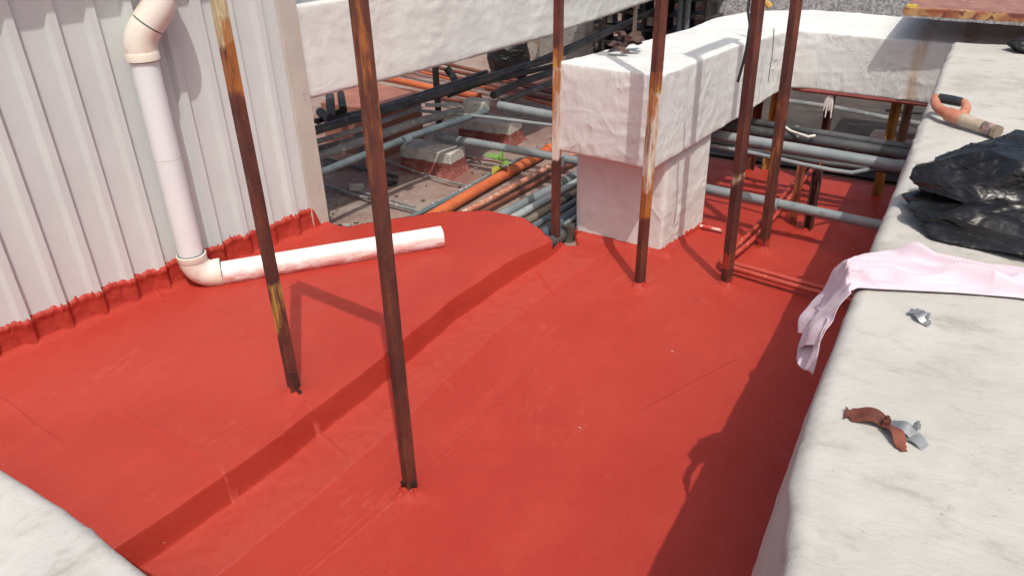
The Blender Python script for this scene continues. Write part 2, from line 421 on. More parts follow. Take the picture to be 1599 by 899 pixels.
# ragged painted skirt
def skirt_top(s): return .246 + .010 * N(s * 7, 1.1) + .012 * N(s * 31, 4) + .008 * N(s * 85, 6) + (.012 if N(s * 60, 9) > .25 else 0)
nS = int((CORN + .07) / .0045); rows = 14
def sk(i, j):
    s = i * .0045; q = j / (rows - 1); zt = skirt_top(s); ss = min(s, CORN)
    o = (prof(ss - .006) + prof(ss) + prof(ss + .006)) / 3
    if s > CORN: o = .012
    zt -= .11 * sstep(CORN - .005, CORN + .045, s)
    z = lerp(.095, zt, q); out = .009 + .004 * N(s * 25, z * 25) + .003 * N(s * 70, z * 70, 3)
    if q > .8: out += .004 * (1 + N(s * 50, 7))
    out += .022 * (1 - q) ** 5
    if j == rows - 1: out = -.004
    return w0 + WD * s + WN * (o + out) + Vector((0, 0, z))
MB().grid(nS, rows, sk).build('paint_skirt', RED, bld, angle=70)

# ------------------------------------------------------------------ wrapped ducts
def rrect(a, b, zb, zt, rad, n_side=(26, 20), nr=5):
    """closed loop in the vertical plane through plan points a and b"""
    a = Vector((a[0], a[1], 0)); b = Vector((b[0], b[1], 0)); w = (b - a).length; h = zt - zb; pts = []
    ax = (b - a).normalized()
    def P(u, v): return a + ax * u + Vector((0, 0, zb + v))
    r = rad
    for (cx, cy, a0, side) in ((w - r, r, -90, 1), (w - r, h - r, 0, 0), (r, h - r, 90, 1), (r, r, 180, 0)):
        for k in range(nr + 1):
            t = R(a0 + 90 * k / nr); pts.append((cx + r * math.cos(t), cy + r * math.sin(t)))
        if a0 == -90: e0 = (w, r); e1 = (w, h - r); n = n_side[1]
        elif a0 == 0: e0 = (w - r, h); e1 = (r, h); n = n_side[0]
        elif a0 == 90: e0 = (0, h - r); e1 = (0, r); n = n_side[1]
        else: e0 = (r, 0); e1 = (w - r, 0); n = n_side[0]
        for k in range(1, n): pts.append((lerp(e0[0], e1[0], k / n), lerp(e0[1], e1[1], k / n)))
    return [P(*p) for p in pts]
def wrinkle(p, amp, seed=0, sc=1.0):
    q = p * sc
    a = noise.noise(q * 2.2 + Vector((seed, 0, 0))) * 1.1
    b = max(0, ridge(Vector((q.x * 7 + q.z * 3, q.y * 7 - q.z * 4, q.z * 5 + seed)))) ** 5
    c = max(0, ridge(Vector((q.x * 3 - q.z * 11, q.y * 3 + q.z * 9, q.z * 4 + 9 + seed)))) ** 6
    m = .5 + .5 * noise.noise(q * 3 + Vector((5, seed, 2)))
    d = noise.noise(q * 22) * .25
    return amp * (a + 1.0 * b * m * 1.4 + .9 * c * m * 1.3 + d)
def duct(st, step, rad, amp, seed, ns=(26, 20), cap0=True, cap1=False, sag=0, wf=None):
    """st: stations (plan left, plan right, z bottom, z top)"""
    loops = []
    for (a, b) in zip(st, st[1:]):
        L = (Vector(b[1]) - Vector(a[1])).length; n = max(1, int(L / step))
        for k in range(n):
            t = k / n; loops.append([tuple(Vector(a[i]).lerp(Vector(b[i]), t)) if i < 2 else lerp(a[i], b[i], t) for i in range(4)])
    loops.append([tuple(st[-1][0]), tuple(st[-1][1]), st[-1][2], st[-1][3]])
    rings = [rrect(l[0], l[1], l[2], l[3], rad, ns) for l in loops]; n = len(rings[0]); mb = MB(); out = []
    cen = [sum(r, Vector()) / n for r in rings]
    for i, r in enumerate(rings):
        t = (cen[min(i + 1, len(rings) - 1)] - cen[max(i - 1, 0)]).normalized(); rr = []
        for j, p in enumerate(r):
            nr = (r[(j + 1) % n] - r[j - 1]).normalized().cross(t); 
            if nr.dot(p - cen[i]) < 0: nr = -nr
            a = amp
            if wf: a *= wf(p, nr)
            d = wrinkle(p, a, seed)
            rr.append(p + nr * d)
        out.append(rr)
    def endcap(ring, c, t):
        K = 22; res = []
        for k in range(1, K):
            q = 1 - (k / K); res.append([c + (p - c) * q for p in ring])
        rs = [ring]
        for k, rg in enumerate(res):
            rs.append([p + t * (wrinkle(p, amp, seed + 3) + rad * .35 * (1 - (1 - (k + 1) / K) ** 8)) for p in rg])
        return rs
    if cap0:
        t = (cen[0] - cen[1]).normalized(); e = endcap(out[0], cen[0], t); out = e[::-1][:-1] + out
    if cap1:
        t = (cen[-1] - cen[-2]).normalized(); e = endcap(out[-1], cen[-1], t); out = out + e[1:]
    for r in out: mb.v += r
    for i in range(len(out) - 1):
        for j in range(n): mb.f.append((i * n + j, i * n + (j + 1) % n, (i + 1) * n + (j + 1) % n, (i + 1) * n + j))
    mb.f.append(tuple(range(n))[::-1]); mb.f.append(tuple((len(out) - 1) * n + j for j in range(n)))
    return mb

bd = thing('branch_duct', 'white canvas wrapped duct turning on a square riser behind the rusty posts', 'duct', (-1.4, 3.75, 0))
BCAN = m_canvas('branch_canvas', (.72, .74, .725), (.65, .665, .645), wr=1.5, rust=((1.18, .05, .6), (1.40, .05, .75)), redtint=(.5, .60))
duct([((-1.705, 3.375), (-1.165, 3.31), .545, .99), ((-1.52, 4.0), (-1.045, 4.05), .56, .985), ((-1.44, 4.5), (-.95, 4.55), .59, .965),
      ((-1.41, 4.95), (-.91, 4.72), .605, .955), ((-1.28, 5.32), (-.87, 4.80), .61, .95), ((-.95, 5.5), (-.74, 4.82), .61, .945), ((-.1, 5.46), (-.1, 4.77), .61, .94), ((1.6, 5.40), (1.6, 4.72), .61, .94)],
     .014, .015, .004, 1, (30, 26), cap0=True, cap1=True).build('duct_body', BCAN, bd, angle=180, fix=True)
# riser
g = m_canvas('riser_canvas', (.72, .74, .725), (.65, .665, .645))
def riser():
    mb = MB(); nz = 40; loops = []
    P = [Vector(p) for p in PED]
    for k in range(nz):
        z = -.01 + .60 * k / (nz - 1); rg = []
        for a, b in zip(P, P[1:] + P[:1]):
            L = (b - a).length; n = 34; d = (b - a) / L; nn = Vector((d.y, -d.x))
            for j in range(n):
                q = j / n; rr = .014
                u_ = q * L; off = 0
                e = min(u_, L - u_)
                if e < rr: off = -(rr - math.sqrt(max(0, rr * rr - (rr - e) ** 2))) * .7
                p = a + d * u_ + nn * off; p3 = Vector((p.x, p.y, z))
                tap = 1 + .02 * z
                p3 = p3 + Vector((nn.x, nn.y, 0)) * wrinkle(p3, .0035, 6)
                rg.append(p3)
        loops.append(rg)
    n = len(loops[0])
    for r in loops: mb.v += r
    for i in range(nz - 1):
        for j in range(n): mb.f.append((i * n + j, i * n + (j + 1) % n, (i + 1) * n + (j + 1) % n, (i + 1) * n + j))
    return mb
riser().build('riser', g, bd, angle=180, fix=True)
def fringe():
    mb = MB(); P = [Vector(p) for p in PED]; n = 150; idx = 0
    for a, b in zip(P, P[1:] + P[:1]):
        L = (b - a).length; d = (b - a) / L; nn = Vector((d.y, -d.x)); A = a; idx += 1
        def fn(i, j, A=A, d=d, nn=nn, L=L, idx=idx):
            u_ = L * i / (n - 1); q = j / 7; zt = .034 + .012 * N(u_ * 16, idx) + .012 * N(u_ * 60, idx + 3) + (.014 if N(u_ * 75, idx * 7) > .38 else 0)
            z = lerp(-.005, zt, q); o = .007 + .02 * (1 - q) ** 3 + .002 * N(u_ * 60, z * 60)
            if j == 7: o = -.004
            p = A + d * (u_ + (.004 if i == n - 1 else -.004 if i == 0 else 0)) + nn * o; return (p.x, p.y, z)
        mb.grid(n, 8, fn)
    return mb
fringe().build('paint_fringe', RED, bd, angle=80)
# red lower lip of the crossing duct
MB().tube([(-.86, 4.83, .603), (-.4, 4.80, .603), (.3, 4.77, .603)], .012, 8).build('bottom_flange', m_plain('faded_red_paint', (.26, .06, .05), (.20, .04, .035)), bd)
# seam cords of the wrapping
cord = m_plain('grey_cord', (.16, .15, .14), (.25, .24, .22))
for pts in ([PX(1205, 45, -.93), PX(1203, 80, -.93), PX(1196, 128, -.93)],):
    MB().tube([p + Vector((.012, 0, 0)) for p in pts], .003, 6).build('seam_cord', cord, bd)

ld = m_canvas('long_duct_canvas', (.70, .715, .695), (.62, .635, .615), amt=.3, fiber=(1, .3, .6), wr=.6)
duct([((-3.6, 2.60), (-2.96, 2.60), .80, 1.262), ((-3.5, 2.9), (-2.842, 2.90), .80, 1.262), ((-3.3, 3.7), (-2.66, 3.7), .795, 1.262), ((-3.1, 4.75), (-2.455, 4.75), .80, 1.262), ((-3.03, 5.5), (-2.40, 5.5), .80, 1.262), ((-2.95, 6.5), (-2.33, 6.5), .80, 1.262), ((-2.6, 10), (-2.1, 10), .80, 1.26)],
     .022, .024, .005, 12, (24, 24), cap0=True, cap1=True).build('long_duct', ld, label='long raised white wrapped duct passing behind the corner of the metal building', cat='duct', angle=180, fix=True)
duct([((-2.05, 8.6), (-1.2, 8.1), .75, 1.15), ((-1.3, 10.8), (-.5, 10.4), .75, 1.15)], .05, .04, .02, 15, (18, 12), cap0=True).build('tarp_covered_duct', CANVAS, label='far white tarp covered duct at the top centre behind the branch duct', cat='duct', angle=180, fix=True)

# right hand duct: shoulder x varies, side bulges
RCAN = m_canvas('right_duct_canvas', (.51, .505, .475), (.44, .435, .405), dirt=(.25, .225, .185), amt=.7, bscale=.9, fiber=(.5, 1, 1), wr=.25, wst=(.4, 1, 1))
def right_duct():
    mb = MB(); n = 260
    def sh(y): return interp([(-.6, -.0), (.6, -.045), (.85, -.062), (1.0, -.088), (1.15, -.098), (1.4, -.103), (4.62, -.078)], y)
    def bul(y): return interp([(-.6, .10), (.9, .072), (1.3, .055), (4.6, .02)], y)
    def top(y): return .985 + .004 * math.sin(y * 2)
    prof_ = []
    for k in range(15): prof_.append(('s', k / 14))       # side going up
    for k in range(1, 9): prof_.append(('r', k / 8))       # shoulder
    for k in range(1, 100): prof_.append(('t', k / 99))
    def fn(i, j):
        y = lerp(-.6, 4.62, i / (n - 1)); kind, t = prof_[j]; x0 = sh(y); r = .028; zt = top(y); b = bul(y)
        if kind == 's':
            z = lerp(-.01, zt - r, t); x = x0 - b * (1 - t) ** .8 - .012 * math.sin(math.pi * t)
            nr = Vector((-1, 0, 0))
        elif kind == 'r':
            a = t * math.pi / 2; x = x0 + r - r * math.cos(a); z = zt - r + r * math.sin(a); nr = Vector((-math.cos(a), 0, math.sin(a)))
        else:
            x = x0 + r + t * 1.35; z = zt; nr = Vector((0, 0, 1))
        p = Vector((x, y, z)); q = p + nr * wrinkle(p, .0035 if kind == 't' else .005, 20, .8)
        if kind != 's': q.z += .006 * N(y * 1.2, x * 2.5, 4)
        e = 4.62 - y
        if e < .03 and kind != 's': q.z -= (.03 - e) ** 2 / .03 * .7
        if i == n - 1: pass
        return q
    mb.grid(n, len(prof_), fn)
    m = len(prof_)
    # far end face and far side
    last = [mb.v[(n - 1) * m + j].copy() for j in range(m)]; k = len(mb.v)
    mb.v += last + [Vector((v.x, v.y + .01, -.01)) for v in last]
    for j in range(m - 1): mb.f.append((k + j, k + j + 1, k + m + j + 1, k + m + j))
    side = [mb.v[i * m + m - 1].copy() for i in range(n)]; k = len(mb.v)
    mb.v += side + [Vector((v.x + .01, v.y, -.01)) for v in side]
    for i in range(n - 1): mb.f.append((k + i, k + i + 1, k + n + i + 1, k + n + i))
    return mb
right_duct().build('main_duct', RCAN, label='broad grey white wrapped duct along the right with clamps and cloth on top', cat='duct', angle=70, fix=True)

LCAN = m_canvas('near_duct_canvas', (.53, .53, .505), (.45, .45, .43), dirt=(.26, .25, .22), amt=.6, bscale=1.0, fiber=(1, .6, 1), wr=.2)
def near_top(x): return .6 
duct([((-2.5, .592 - .5), (-2.5, .592), .0, .603), ((-1.8, .595 - .5), (-1.8, .598), .0, .603), ((-1.55, .09), (-1.55, .590), .0, .603), ((-1.3, .06), (-1.3, .566), .0, .603), ((-.9, .02), (-.9, .53), .0, .603)],
     .012, .03, .0035, 31, (40, 20), cap0=True, cap1=True).build('low_duct', LCAN, label='low grey white wrapped duct corner at the bottom left above the red roof', cat='duct', angle=180, fix=True)

# ------------------------------------------------------------------ white drainpipe
g = G('white_pvc'); zz = g.z()
c = g.mix(g.rng(g.noise(2.5, 4), .3, .7), (.71, .765, .775), (.75, .80, .81))
g.col(c); g.rough(.32); PVC = g.m
g = G('painted_pvc'); zz = g.z()
c = g.mix(g.rng(g.noise(2.5, 4), .3, .7), (.83, .80, .78), (.80, .76, .74))
k = g.math('MULTIPLY', g.rng(g.noise(9, 6, .7, stretch=(1.6, 1.2, 4)), .38, .56), g.rng(zz[2], .03, .12, 1, .0))
k = g.math('MULTIPLY', k, g.rng(g.noise(2.6, 3, off=(1, 4, 2)), .22, .42))
c = g.mix(g.math('MULTIPLY', k, .85), c, (.62, .17, .13)); g.col(c); g.rough(.35); PVC2 = g.m
g = G('yellowed_pvc'); zz = g.z()
c = g.mix(g.rng(g.noise(7, 5), .35, .65), (.72, .67, .57), (.77, .74, .67)); 
c = g.mix(g.rng(g.noise(16, 5, .7, off=(3, 3, 3)), .54, .72, 0, .65), c, (.55, .33, .17)); c = g.mix(g.rng(g.noise(30, 5, .7, off=(5, 5, 3)), .62, .72, 0, .5), c, (.45, .36, .28)); g.col(c); g.rough(.35); ELB = g.m
dark = m_plain('dark_joint_gap', (.03, .06, .08), (.05, .05, .05))  # dark colour of the rings at the pipe joints
rp = .056
elc = PZ(311, 432, .165); dp = thing('drainpipe', 'white plastic drainpipe with elbows running down the wall and across the red roof', 'pipe', (elc.x, elc.y, .1))
vt = PX(200, 72, elc.x - .03)                       # top of the vertical run
topc = Vector((elc.x - .022, elc.y + .012, 1.20))
lowc = Vector((elc.x - .012, elc.y - .004, .255))
e2 = PZ(690, 370, .158); hd = (e2 - elc); hd.z = 0; hdn = hd.normalized()
h0 = Vector((elc.x, elc.y, .163)) + hdn * .075
MB().tube([lowc + (topc - lowc) * t for t in (0, .25, .5, .75, 1)], rp, 40).build('downpipe', PVC, dp)
# hollow free end
def hpipe():
    a = h0; b = Vector((e2.x, e2.y, .16)); mb = MB(); n = 40
    mb.tube([a.lerp(b, t) for t in (0, .3, .6, 1)], rp, n, caps=False)
    mb.tube([b, a.lerp(b, .4)], rp - .005, n, caps=True)
    k = len(mb.v); t = (b - a).normalized(); o = t.orthogonal().normalized(); 
    ring = [mb.v[3 * n + j] for j in range(n)]; inn = [b + (v - b) * ((rp - .005) / rp) for v in ring]; mb.v += ring + inn
    for j in range(n): mb.f.append((k + j, k + (j + 1) % n, k + n + (j + 1) % n, k + n + j))
    return mb
hpipe().build('floor_pipe', PVC2, dp)
def elbow(p0, d0, d1, rad, r, n=8):
    """arc leaving p0 in direction d0 turning to d1"""
    d0 = d0.normalized(); d1 = d1.normalized(); ang = d0.angle(d1); ax = d0.cross(d1).normalized(); c = p0 + (ax.cross(d0)) * rad; pts = []
    for k in range(n + 1):
        q = Matrix.Rotation(ang * k / n, 3, ax); pts.append(c + q @ (p0 - c))
    return pts
up = (topc - lowc).normalized()
pts = elbow(lowc - up * .0, -up, hdn, .085, rp); rb = rp + .007
pts = [lowc + up * .03, lowc + up * .001] + pts[1:] + [pts[-1] + hdn * .03]
MB().tube(pts, [rb + .001] * 2 + [rb] * (len(pts) - 2), 40).build('elbow', ELB, dp, angle=50)
ring = lowc + up * .031; MB().tube([ring, ring + up * .003], rb - .003, 36).build('joint_line', dark, dp)
ring = pts[-1]; MB().tube([ring, ring + hdn * .003], rb - .003, 36).build('joint_line', dark, dp)
for p_, d_, l_ in ((lowc + up * .031, -up, .034), (pts[-1], -hdn, .034), (topc - up * .036, up, .036)):
    MB().tube([p_, p_ + d_ * .002, p_ + d_ * (l_ - .004), p_ + d_ * l_], [rb + .001, rb + .0035, rb + .0035, rb + .001], 40).build('socket', ELB, dp, angle=50)
# upper bends: 45 deg one way, 45 deg back
dd = Vector((.42, .52, .74)).normalized()
p1 = elbow(topc, up, dd, .13, rp, 7); q1 = p1[-1] + dd * .02
MB().tube([topc - up * .035, topc] + p1[1:] + [q1], rb + .001, 40).build('elbow', ELB, dp, angle=50)
MB().tube([topc - up * .036, topc - up * .0385], rb - .003, 36).build('joint_line', dark, dp)
MB().tube([q1, q1 + dd * .006], rb - .004, 36).build('joint_line', dark, dp)
q2 = q1 + dd * .006
p2 = elbow(q2 + dd * .05, dd, Vector((-.45, .05, 1)), .12, rp, 7)
MB().tube([q2, q2 + dd * .05] + p2[1:] + [p2[-1] + Vector((-.45, .05, 1)).normalized() * .03], rb + .001, 40).build('elbow', ELB, dp, angle=50)
MB().tube([p2[-1], p2[-1] + Vector((-.06, .01, .14)), p2[-1] + Vector((-.06, .01, .6))], rp, 36).build('upper_pipe', PVC, dp)
v_ = lowc + (topc - lowc) * .52
MB().tube([v_, v_ + up * .0015], rp + .0006, 40).build('joint_line', m_plain('pencil_line', (.35, .34, .34), (.5, .48, .48)), dp)

# ------------------------------------------------------------------ rusty angle posts
def angle_post(key, label, z0, top, lean, facing, mat, fl=.036, extra=None):
    b = BASES[key]; base = Vector((b.x, b.y, z0)); t = thing('angle_post', label, 'post', tuple(base), 'rusty angle iron posts')
    d = Vector((lean[0], lean[1], top - z0)); a1 = Vector((math.cos(R(facing)), math.sin(R(facing)), 0)); 
    f1 = Matrix.Rotation(R(135), 3, 'Z') @ a1; f2 = Matrix.Rotation(R(-135), 3, 'Z') @ a1; th = .0045
    o = base + a1 * (fl * .35)
    poly = [(0, 0), (fl, 0), (fl, th), (th, th), (th, fl), (0, fl)]
    mb = MB(); nseg = 14
    for k in range(nseg + 1):
        q = k / nseg; p = o + d * q + Vector((.0015 * N(q * 5, ord(key)), .0015 * N(q * 5, ord(key) + 9), 0)) - Vector((0, 0, .02 if k == 0 else 0))
        mb.v += [p + f1 * u_ + f2 * v_ for u_, v_ in poly]
    for k in range(nseg):
        for j in range(6): mb.f.append((k * 6 + j, k * 6 + (j + 1) % 6, (k + 1) * 6 + (j + 1) % 6, (k + 1) * 6 + j))
    mb.f.append((5, 4, 3, 2, 1, 0)); mb.f.append(tuple(nseg * 6 + j for j in range(6)))
    mb.build('angle_bar', mat, t, angle=25, bevel=.0012, fix=True)
    # paint smeared round the foot
    fm = MB(); nn = 60
    def ft(i, j):
        w = 2 * math.pi * i / (nn - 1); r0 = (.044 if key == 'A' else .034) + .010 * N(math.cos(w) * 2, math.sin(w) * 2, ord(key)); q = j / 8
        r = lerp(r0 + .030 + .012 * N(w * 3, ord(key), 5), r0 - .010, q); zt = .034 + .016 * N(math.cos(w) * 3, math.sin(w) * 3, ord(key) + 4)
        return base + Vector((math.cos(w) * r, math.sin(w) * r, -.006 + zt * q ** 1.8 + .006 * max(0, ridge(Vector((math.cos(w) * 3.5, math.sin(w) * 3.5, q * 1.2 + ord(key))))) ** 3))
    fm.grid(nn, 9, ft); fm.build('paint_collar', RED, t, angle=80, fix=True)
    return t, base, o, d, a1, f1, f2
Wt = (.64, .58, .50); Yl = (.52, .30, .07); Or = (.40, .14, .035); Pk = (.40, .05, .03)
mA = m_rust('post_rust_yellow_top', [(1.30, 1.9, (.60, .50, .30), .9), (1.15, 1.36, Or, .7), (.28, .48, Yl, .55)], .02)
mB_ = m_rust('post_rust_orange_streaks', [(1.1, 1.9, Or, .35)], .0)
mC = m_rust('post_rust_white_middle', [(.80, 1.06, Or, .8), (.86, 1.0, Yl, .45), (.50, .94, Wt, .95), (.6, .95, Or, .45), (.5, .9, Yl, .2)], .02)
mD = m_rust('post_rust_white_orange', [(.88, 1.04, Or, .7), (.52, .98, Yl, .45), (.50, .93, Wt, .75), (.55, .95, Or, .35), (.36, .56, Or, .7)], 0)
mE = m_rust('post_rust_maroon', [(.535, .58, (.50, .38, .24), .5), (.10, .17, Pk, .7), (-.1, .03, Pk, 1.)], .04)
mF = m_rust('post_rust_brown', [(.35, .8, Or, .25), (-.05, .06, Pk, 1)], .02)
pA = angle_post('A', 'rusty angle post beside the standing drainpipe with yellowed top and splice at its foot', .1, 1.72, (.012, -.004), -62, mA)
pB = angle_post('B', 'long rusty angle post standing nearest the camera on the lower red roof', 0, 1.86, (.022, .0), -68, mB_)
pC = angle_post('C', 'rusty angle post at the left front corner of the branch duct with white middle', 0, 2.2, (.025, 0), -50, mC, .037)
pD = angle_post('D', 'rusty angle post in front of the right duct corner with white orange paint drips', 0, 2.2, (.03, 0), -75, mD, .038)
pE = angle_post('E', 'maroon rusty angle post with black cable tied along its upper part', 0, 2.08, (-.02, 0), -75, mE, .040)
pF = angle_post('F', 'maroon rusty angle post just right of the cabled post beside the duct bend', 0, 2.08, (-.03, 0), -75, mF, .039)
# post splice, and black discs that stand in for dark boltholes
t, base, o, d, a1, f1, f2 = pA
q = Vector((.020, -.002, 0))
MB().prism([(0, 0), (.024, 0), (.024, .003), (.003, .003), (.003, .022), (.0, .022)], base + q + Vector((0, 0, .004)), f2 * -1, f1 * -1, Vector((.001, 0, .125))).build('splice_channel', RUSTD, t, fix=True)
MB().box(base + Vector((.036, -.004, .034)), (.018, .004, .036), Matrix.Rotation(.3, 3, 'Z')).build('foot_plate', RUSTD, t, bevel=.001)
t, base, o, d, a1, f1, f2 = pB
for s_, ff in ((1, f1), (-1, f2)):
    p = o + ff * .022 + Vector((0, 0, .045)) + a1 * .001; nrm = (a1 + (f2 if s_ > 0 else f1) * -.7).normalized()
    MB().tube([p, p + nrm * .006], .012, 10).build('bolt_or_hole', BLACK, t)
# crossbars high above joining pairs of posts (their shadows lie on the roof and duct)
def bar(a, b, za, zb, label, r=.03):
    A = Vector((BASES[a].x, BASES[a].y, za)); B = Vector((BASES[b].x, BASES[b].y, zb)); A += Vector((.012, 0, 0)); B += Vector((.012, 0, 0))
    d = (B - A).normalized(); ax = Vector((0, 0, 1)); ay = d.cross(ax)
    MB().prism([(-r, -r), (r, -r), (r, -r + .005), (-r + .005, -r + .005), (-r + .005, r), (-r, r)], A - d * .03, ax, ay, (B - A) + d * .06).build('crossbar', RUST0, label=label, cat='steel bar', fix=True)
bar('A', 'B', 1.68, 1.84, 'rusty steel bar joining the heads of the two nearest posts')
bar('C', 'D', 2.17, 2.17, 'rusty steel bar joining the posts at the duct front')
bar('E', 'F', 2.06, 2.05, 'rusty steel bar joining the two maroon posts by the duct bend')
# cable tied to the cabled post
cb = m_plain('black_cable', (.02, .02, .022), (.045, .045, .05), rough=.5)
ye = 3.27
pts = [PY(1172, -60, ye), PY(1170, 0, ye), PY(1168, 18, ye), PY(1171, 40, ye), PY(1166, 75, ye), PY(1160, 100, ye + .01), PY(1152, 128, ye + .02)]
MB().tube(pts, .006, 8).build('cable', cb, label='black cable hanging down along the maroon post and ending in mid air', cat='cable')
# rusty hook at the very top between the two maroon posts
yh = 4.3; pts = [PY(1178, -8, yh), PY(1190, 2, yh), PY(1198, 6, yh), PY(1203, 12, yh)]
MB().tube(pts, [.012, .014, .016, .018], 8).build('pipe_bracket', m_rust('bracket_rust', [(0, .3, Yl, .8)]), label='small curved rusty bracket near the top between the maroon posts', cat='bracket')

# strut stub and brown angle that carry the grey pipes on the red roof
gb = BASES['G']; t = thing('strut_support', 'short open steel channel support holding the grey pipes on the red roof', 'support', (gb.x, gb.y, 0))
ch = [(-.021, -.021), (.021, -.021), (.021, .021), (.017, .021), (.017, -.017), (-.017, -.017), (-.017, .021), (-.021, .021)]
MB().prism(ch, (gb.x, gb.y, -.01), Vector((-.97, .2, 0)), Vector((-.2, -.97, 0)), Vector((.0, 0, .37))).build('channel', m_rust('black_channel_rust', [(.1, .4, (.5, .5, .48), .15)], .15), t, fix=True)
MB().box((gb.x, gb.y, .0), (.055, .05, .012)).build('foot_plate', RUSTD, t)
MB().tube([(gb.x, gb.y - .03, .36), (gb.x, gb.y + .03, .385), (gb.x, gb.y + .06, .39)], .006, 6).build('clamp', RUST0, t)
b2 = PZ(1236, 350, 0); BR = m_rust('brown_angle_rust', [(.05, .4, (.45, .15, .07), .7)], -.02)
MB().prism([(0, 0), (.05, 0), (.05, .004), (.004, .004), (.004, .03), (0, .03)], b2 + Vector((-.02, 0, -.01)), Vector((.9, -.3, 0)), Vector((.2, .9, 0)), Vector((.0, 0, .36))).build('short_angle_post', BR, label='short brown angle iron stub just left of the channel support', cat='post', fix=True)
# hanger post under the crossing duct, wrapped knot at its head
hp = PZ(1280, 262, .0); hy = 4.86
hb = PY(1277, 235, hy); ht = PY(1298, 150, hy)
t = thing('duct_leg', 'dark rusty strut leg with white knotted wrap under the crossing duct', 'support', (hb.x, hy, 0))
MB().prism(ch, (ht.x, hy, -.01), Vector((-.97, .2, 0)), Vector((-.2, -.97, 0)), Vector((0, 0, .62))).build('channel', m_rust('leg_rust', [(.3, .6, Wt, .25)], .12), t, fix=True)
m = MB()
for k in range(4):
    a = ht + Vector((.0, -.03, -.01)); m.tube([a + Vector((0, 0, .03)), a + Vector((-.02 + .012 * k, -.008, -.02)), a + Vector((-.024 + .016 * k, -.01, -.07 - .04 * (k % 2)))], [.017, .009, .003], 7)
m.build('wrap_knot', CANVAS, t)
for i, (px, w, lab) in enumerate(((1186, .03, 'orange brown leg under the duct bend, partly behind the cabled post'), (1206, .0, ''))):
    if not w: continue
for i, (pt, pb, yy, lab, mm) in enumerate((((1188, 140), (1176, 205), 5.0, 'rusty steel leg under the duct bend just right of the cabled post', RUST0),
        ((1215, 132), (1206, 200), 5.05, 'yellowed rusty steel leg half hidden behind the right maroon post', m_rust('yellow_leg_rust', [(0, 1, Yl, .9)])),
        ((1399, 165), (1383, 232), 4.9, 'ochre rusty steel leg standing on the brown slab by the right duct', m_rust('ochre_leg', [(0, 1, (.36, .19, .05), 1.)], .0)),
        ((1418, 168), (1413, 205), 5.5, 'pale rusty leg on the round foot beyond the brown slab', m_rust('pale_leg', [(0, 1, (.45, .36, .24), 1.)])))):
    a = PY(*pt, yy); b = PY(*pb, yy)
    MB().prism([(0, 0), (.04, 0), (.04, .004), (.004, .004), (.004, .04), (0, .04)], Vector((a.x, yy, -.01)), Vector((.8, -.6, 0)), Vector((-.6, -.8, 0)), Vector((b.x * 0, 0, .64))).build('duct_leg', mm, label=lab, cat='support', fix=True)

# ------------------------------------------------------------------ pipes crossing to the right
bag_spots = []
def pipe(name, pts, r, mat, label, n=18, collars=(), group=None, cmat=None, rings=None):
    pts = [Vector(p) for p in pts]; 
    if len(pts) == 2: pts = [pts[0].lerp(pts[1], k / 10) + Vector((0, 0, .003 * math.sin(k * 1.1 + r * 99))) for k in range(11)]
    base = min(pts, key=lambda p: p.z)
    if not collars:
        return MB().tube(pts, r, n).build(name, mat, label=label, cat='pipe', group=group)
    t = thing(name, label, 'pipe', tuple(base), group); MB().tube(pts, r, n).build('tube', mat, t)
    L = (pts[-1] - pts[0])
    for c in collars:
        p = pts[0] + L * c; MB().tube([p - L.normalized() * .025, p + L.normalized() * .025], r + .005, n).build('collar', cmat or mat, t)
    return t
a = PZ(680, 212, .2); b = PZ(1372, 352, .2)
pipe('grey_pipe', [a, PZ(905, 252, .2), PZ(1097, 293, .2), b + (b - a) * .1], .026, GREYP, 'straight light grey pipe passing behind the duct riser low over the red roof', collars=(.03, .315, .74))
a = PZ(780, 165, .43); b = PZ(1395, 258, .43)
pipe('grey_pipe', [a, PZ(868, 182, .43), PZ(1110, 210, .43), PZ(1265, 236, .43), b, PZ(1480, 262, .43)], .030, GREYP, 'thick light grey pipe in front of the black pipes under the crossing duct')
pts = [PZ(x_, y_, .39) for x_, y_ in ((640, 172), (700, 177), (760, 183), (863, 196), (1112, 228), (1180, 240), (1250, 256), (1300, 266), (1330, 270), (1355, 265), (1385, 258), (1440, 250))]
pipe('thin_grey_conduit', pts, .011, GREYP, 'thin light grey conduit bending up into the right duct below the thick pipe')
pts = [PZ(x_, y_, .40) for x_, y_ in ((1085, 188), (1180, 206), (1290, 222), (1400, 240), (1500, 256))]
pipe('black_pipe', pts, .032, DARKP, 'black flaking pipe just behind the thick grey pipe on the right')
pts = [PZ(x_, y_, .42) for x_, y_ in ((1085, 172), (1180, 192), (1290, 210), (1400, 228), (1500, 244))]
pipe('black_pipe', pts, .024, DARKP, 'rear black pipe along the edge of the dark roof')
pts = [PZ(x_, y_, .30) for x_, y_ in ((1090, 222), (1200, 240), (1290, 255), (1400, 268), (1480, 280))]
pipe('black_pipe', pts, .016, DARKP, 'thin black pipe in the shade below the thick grey pipe')
pts = [PZ(x_, y_, .44) for x_, y_ in ((1222, 196), (1235, 205), (1262, 214), (1272, 212))]
pipe('white_cable', pts, .008, CANVAS, 'short white cable lying over the rear black pipe')
pts = [PZ(x_, y_, .02) for x_, y_ in ((1228, 158), (1300, 168), (1385, 185), (1470, 200))]
pipe('floor_conduit', pts, .022, OLDG, 'pale conduit lying on the dark roof beyond the legs')
pts = [PZ(x_, y_, .16) for x_, y_ in ((1383, 172), (1440, 176))]
pipe('floor_conduit', pts, .014, OLDG, 'short pale conduit beside the pale rusty leg')

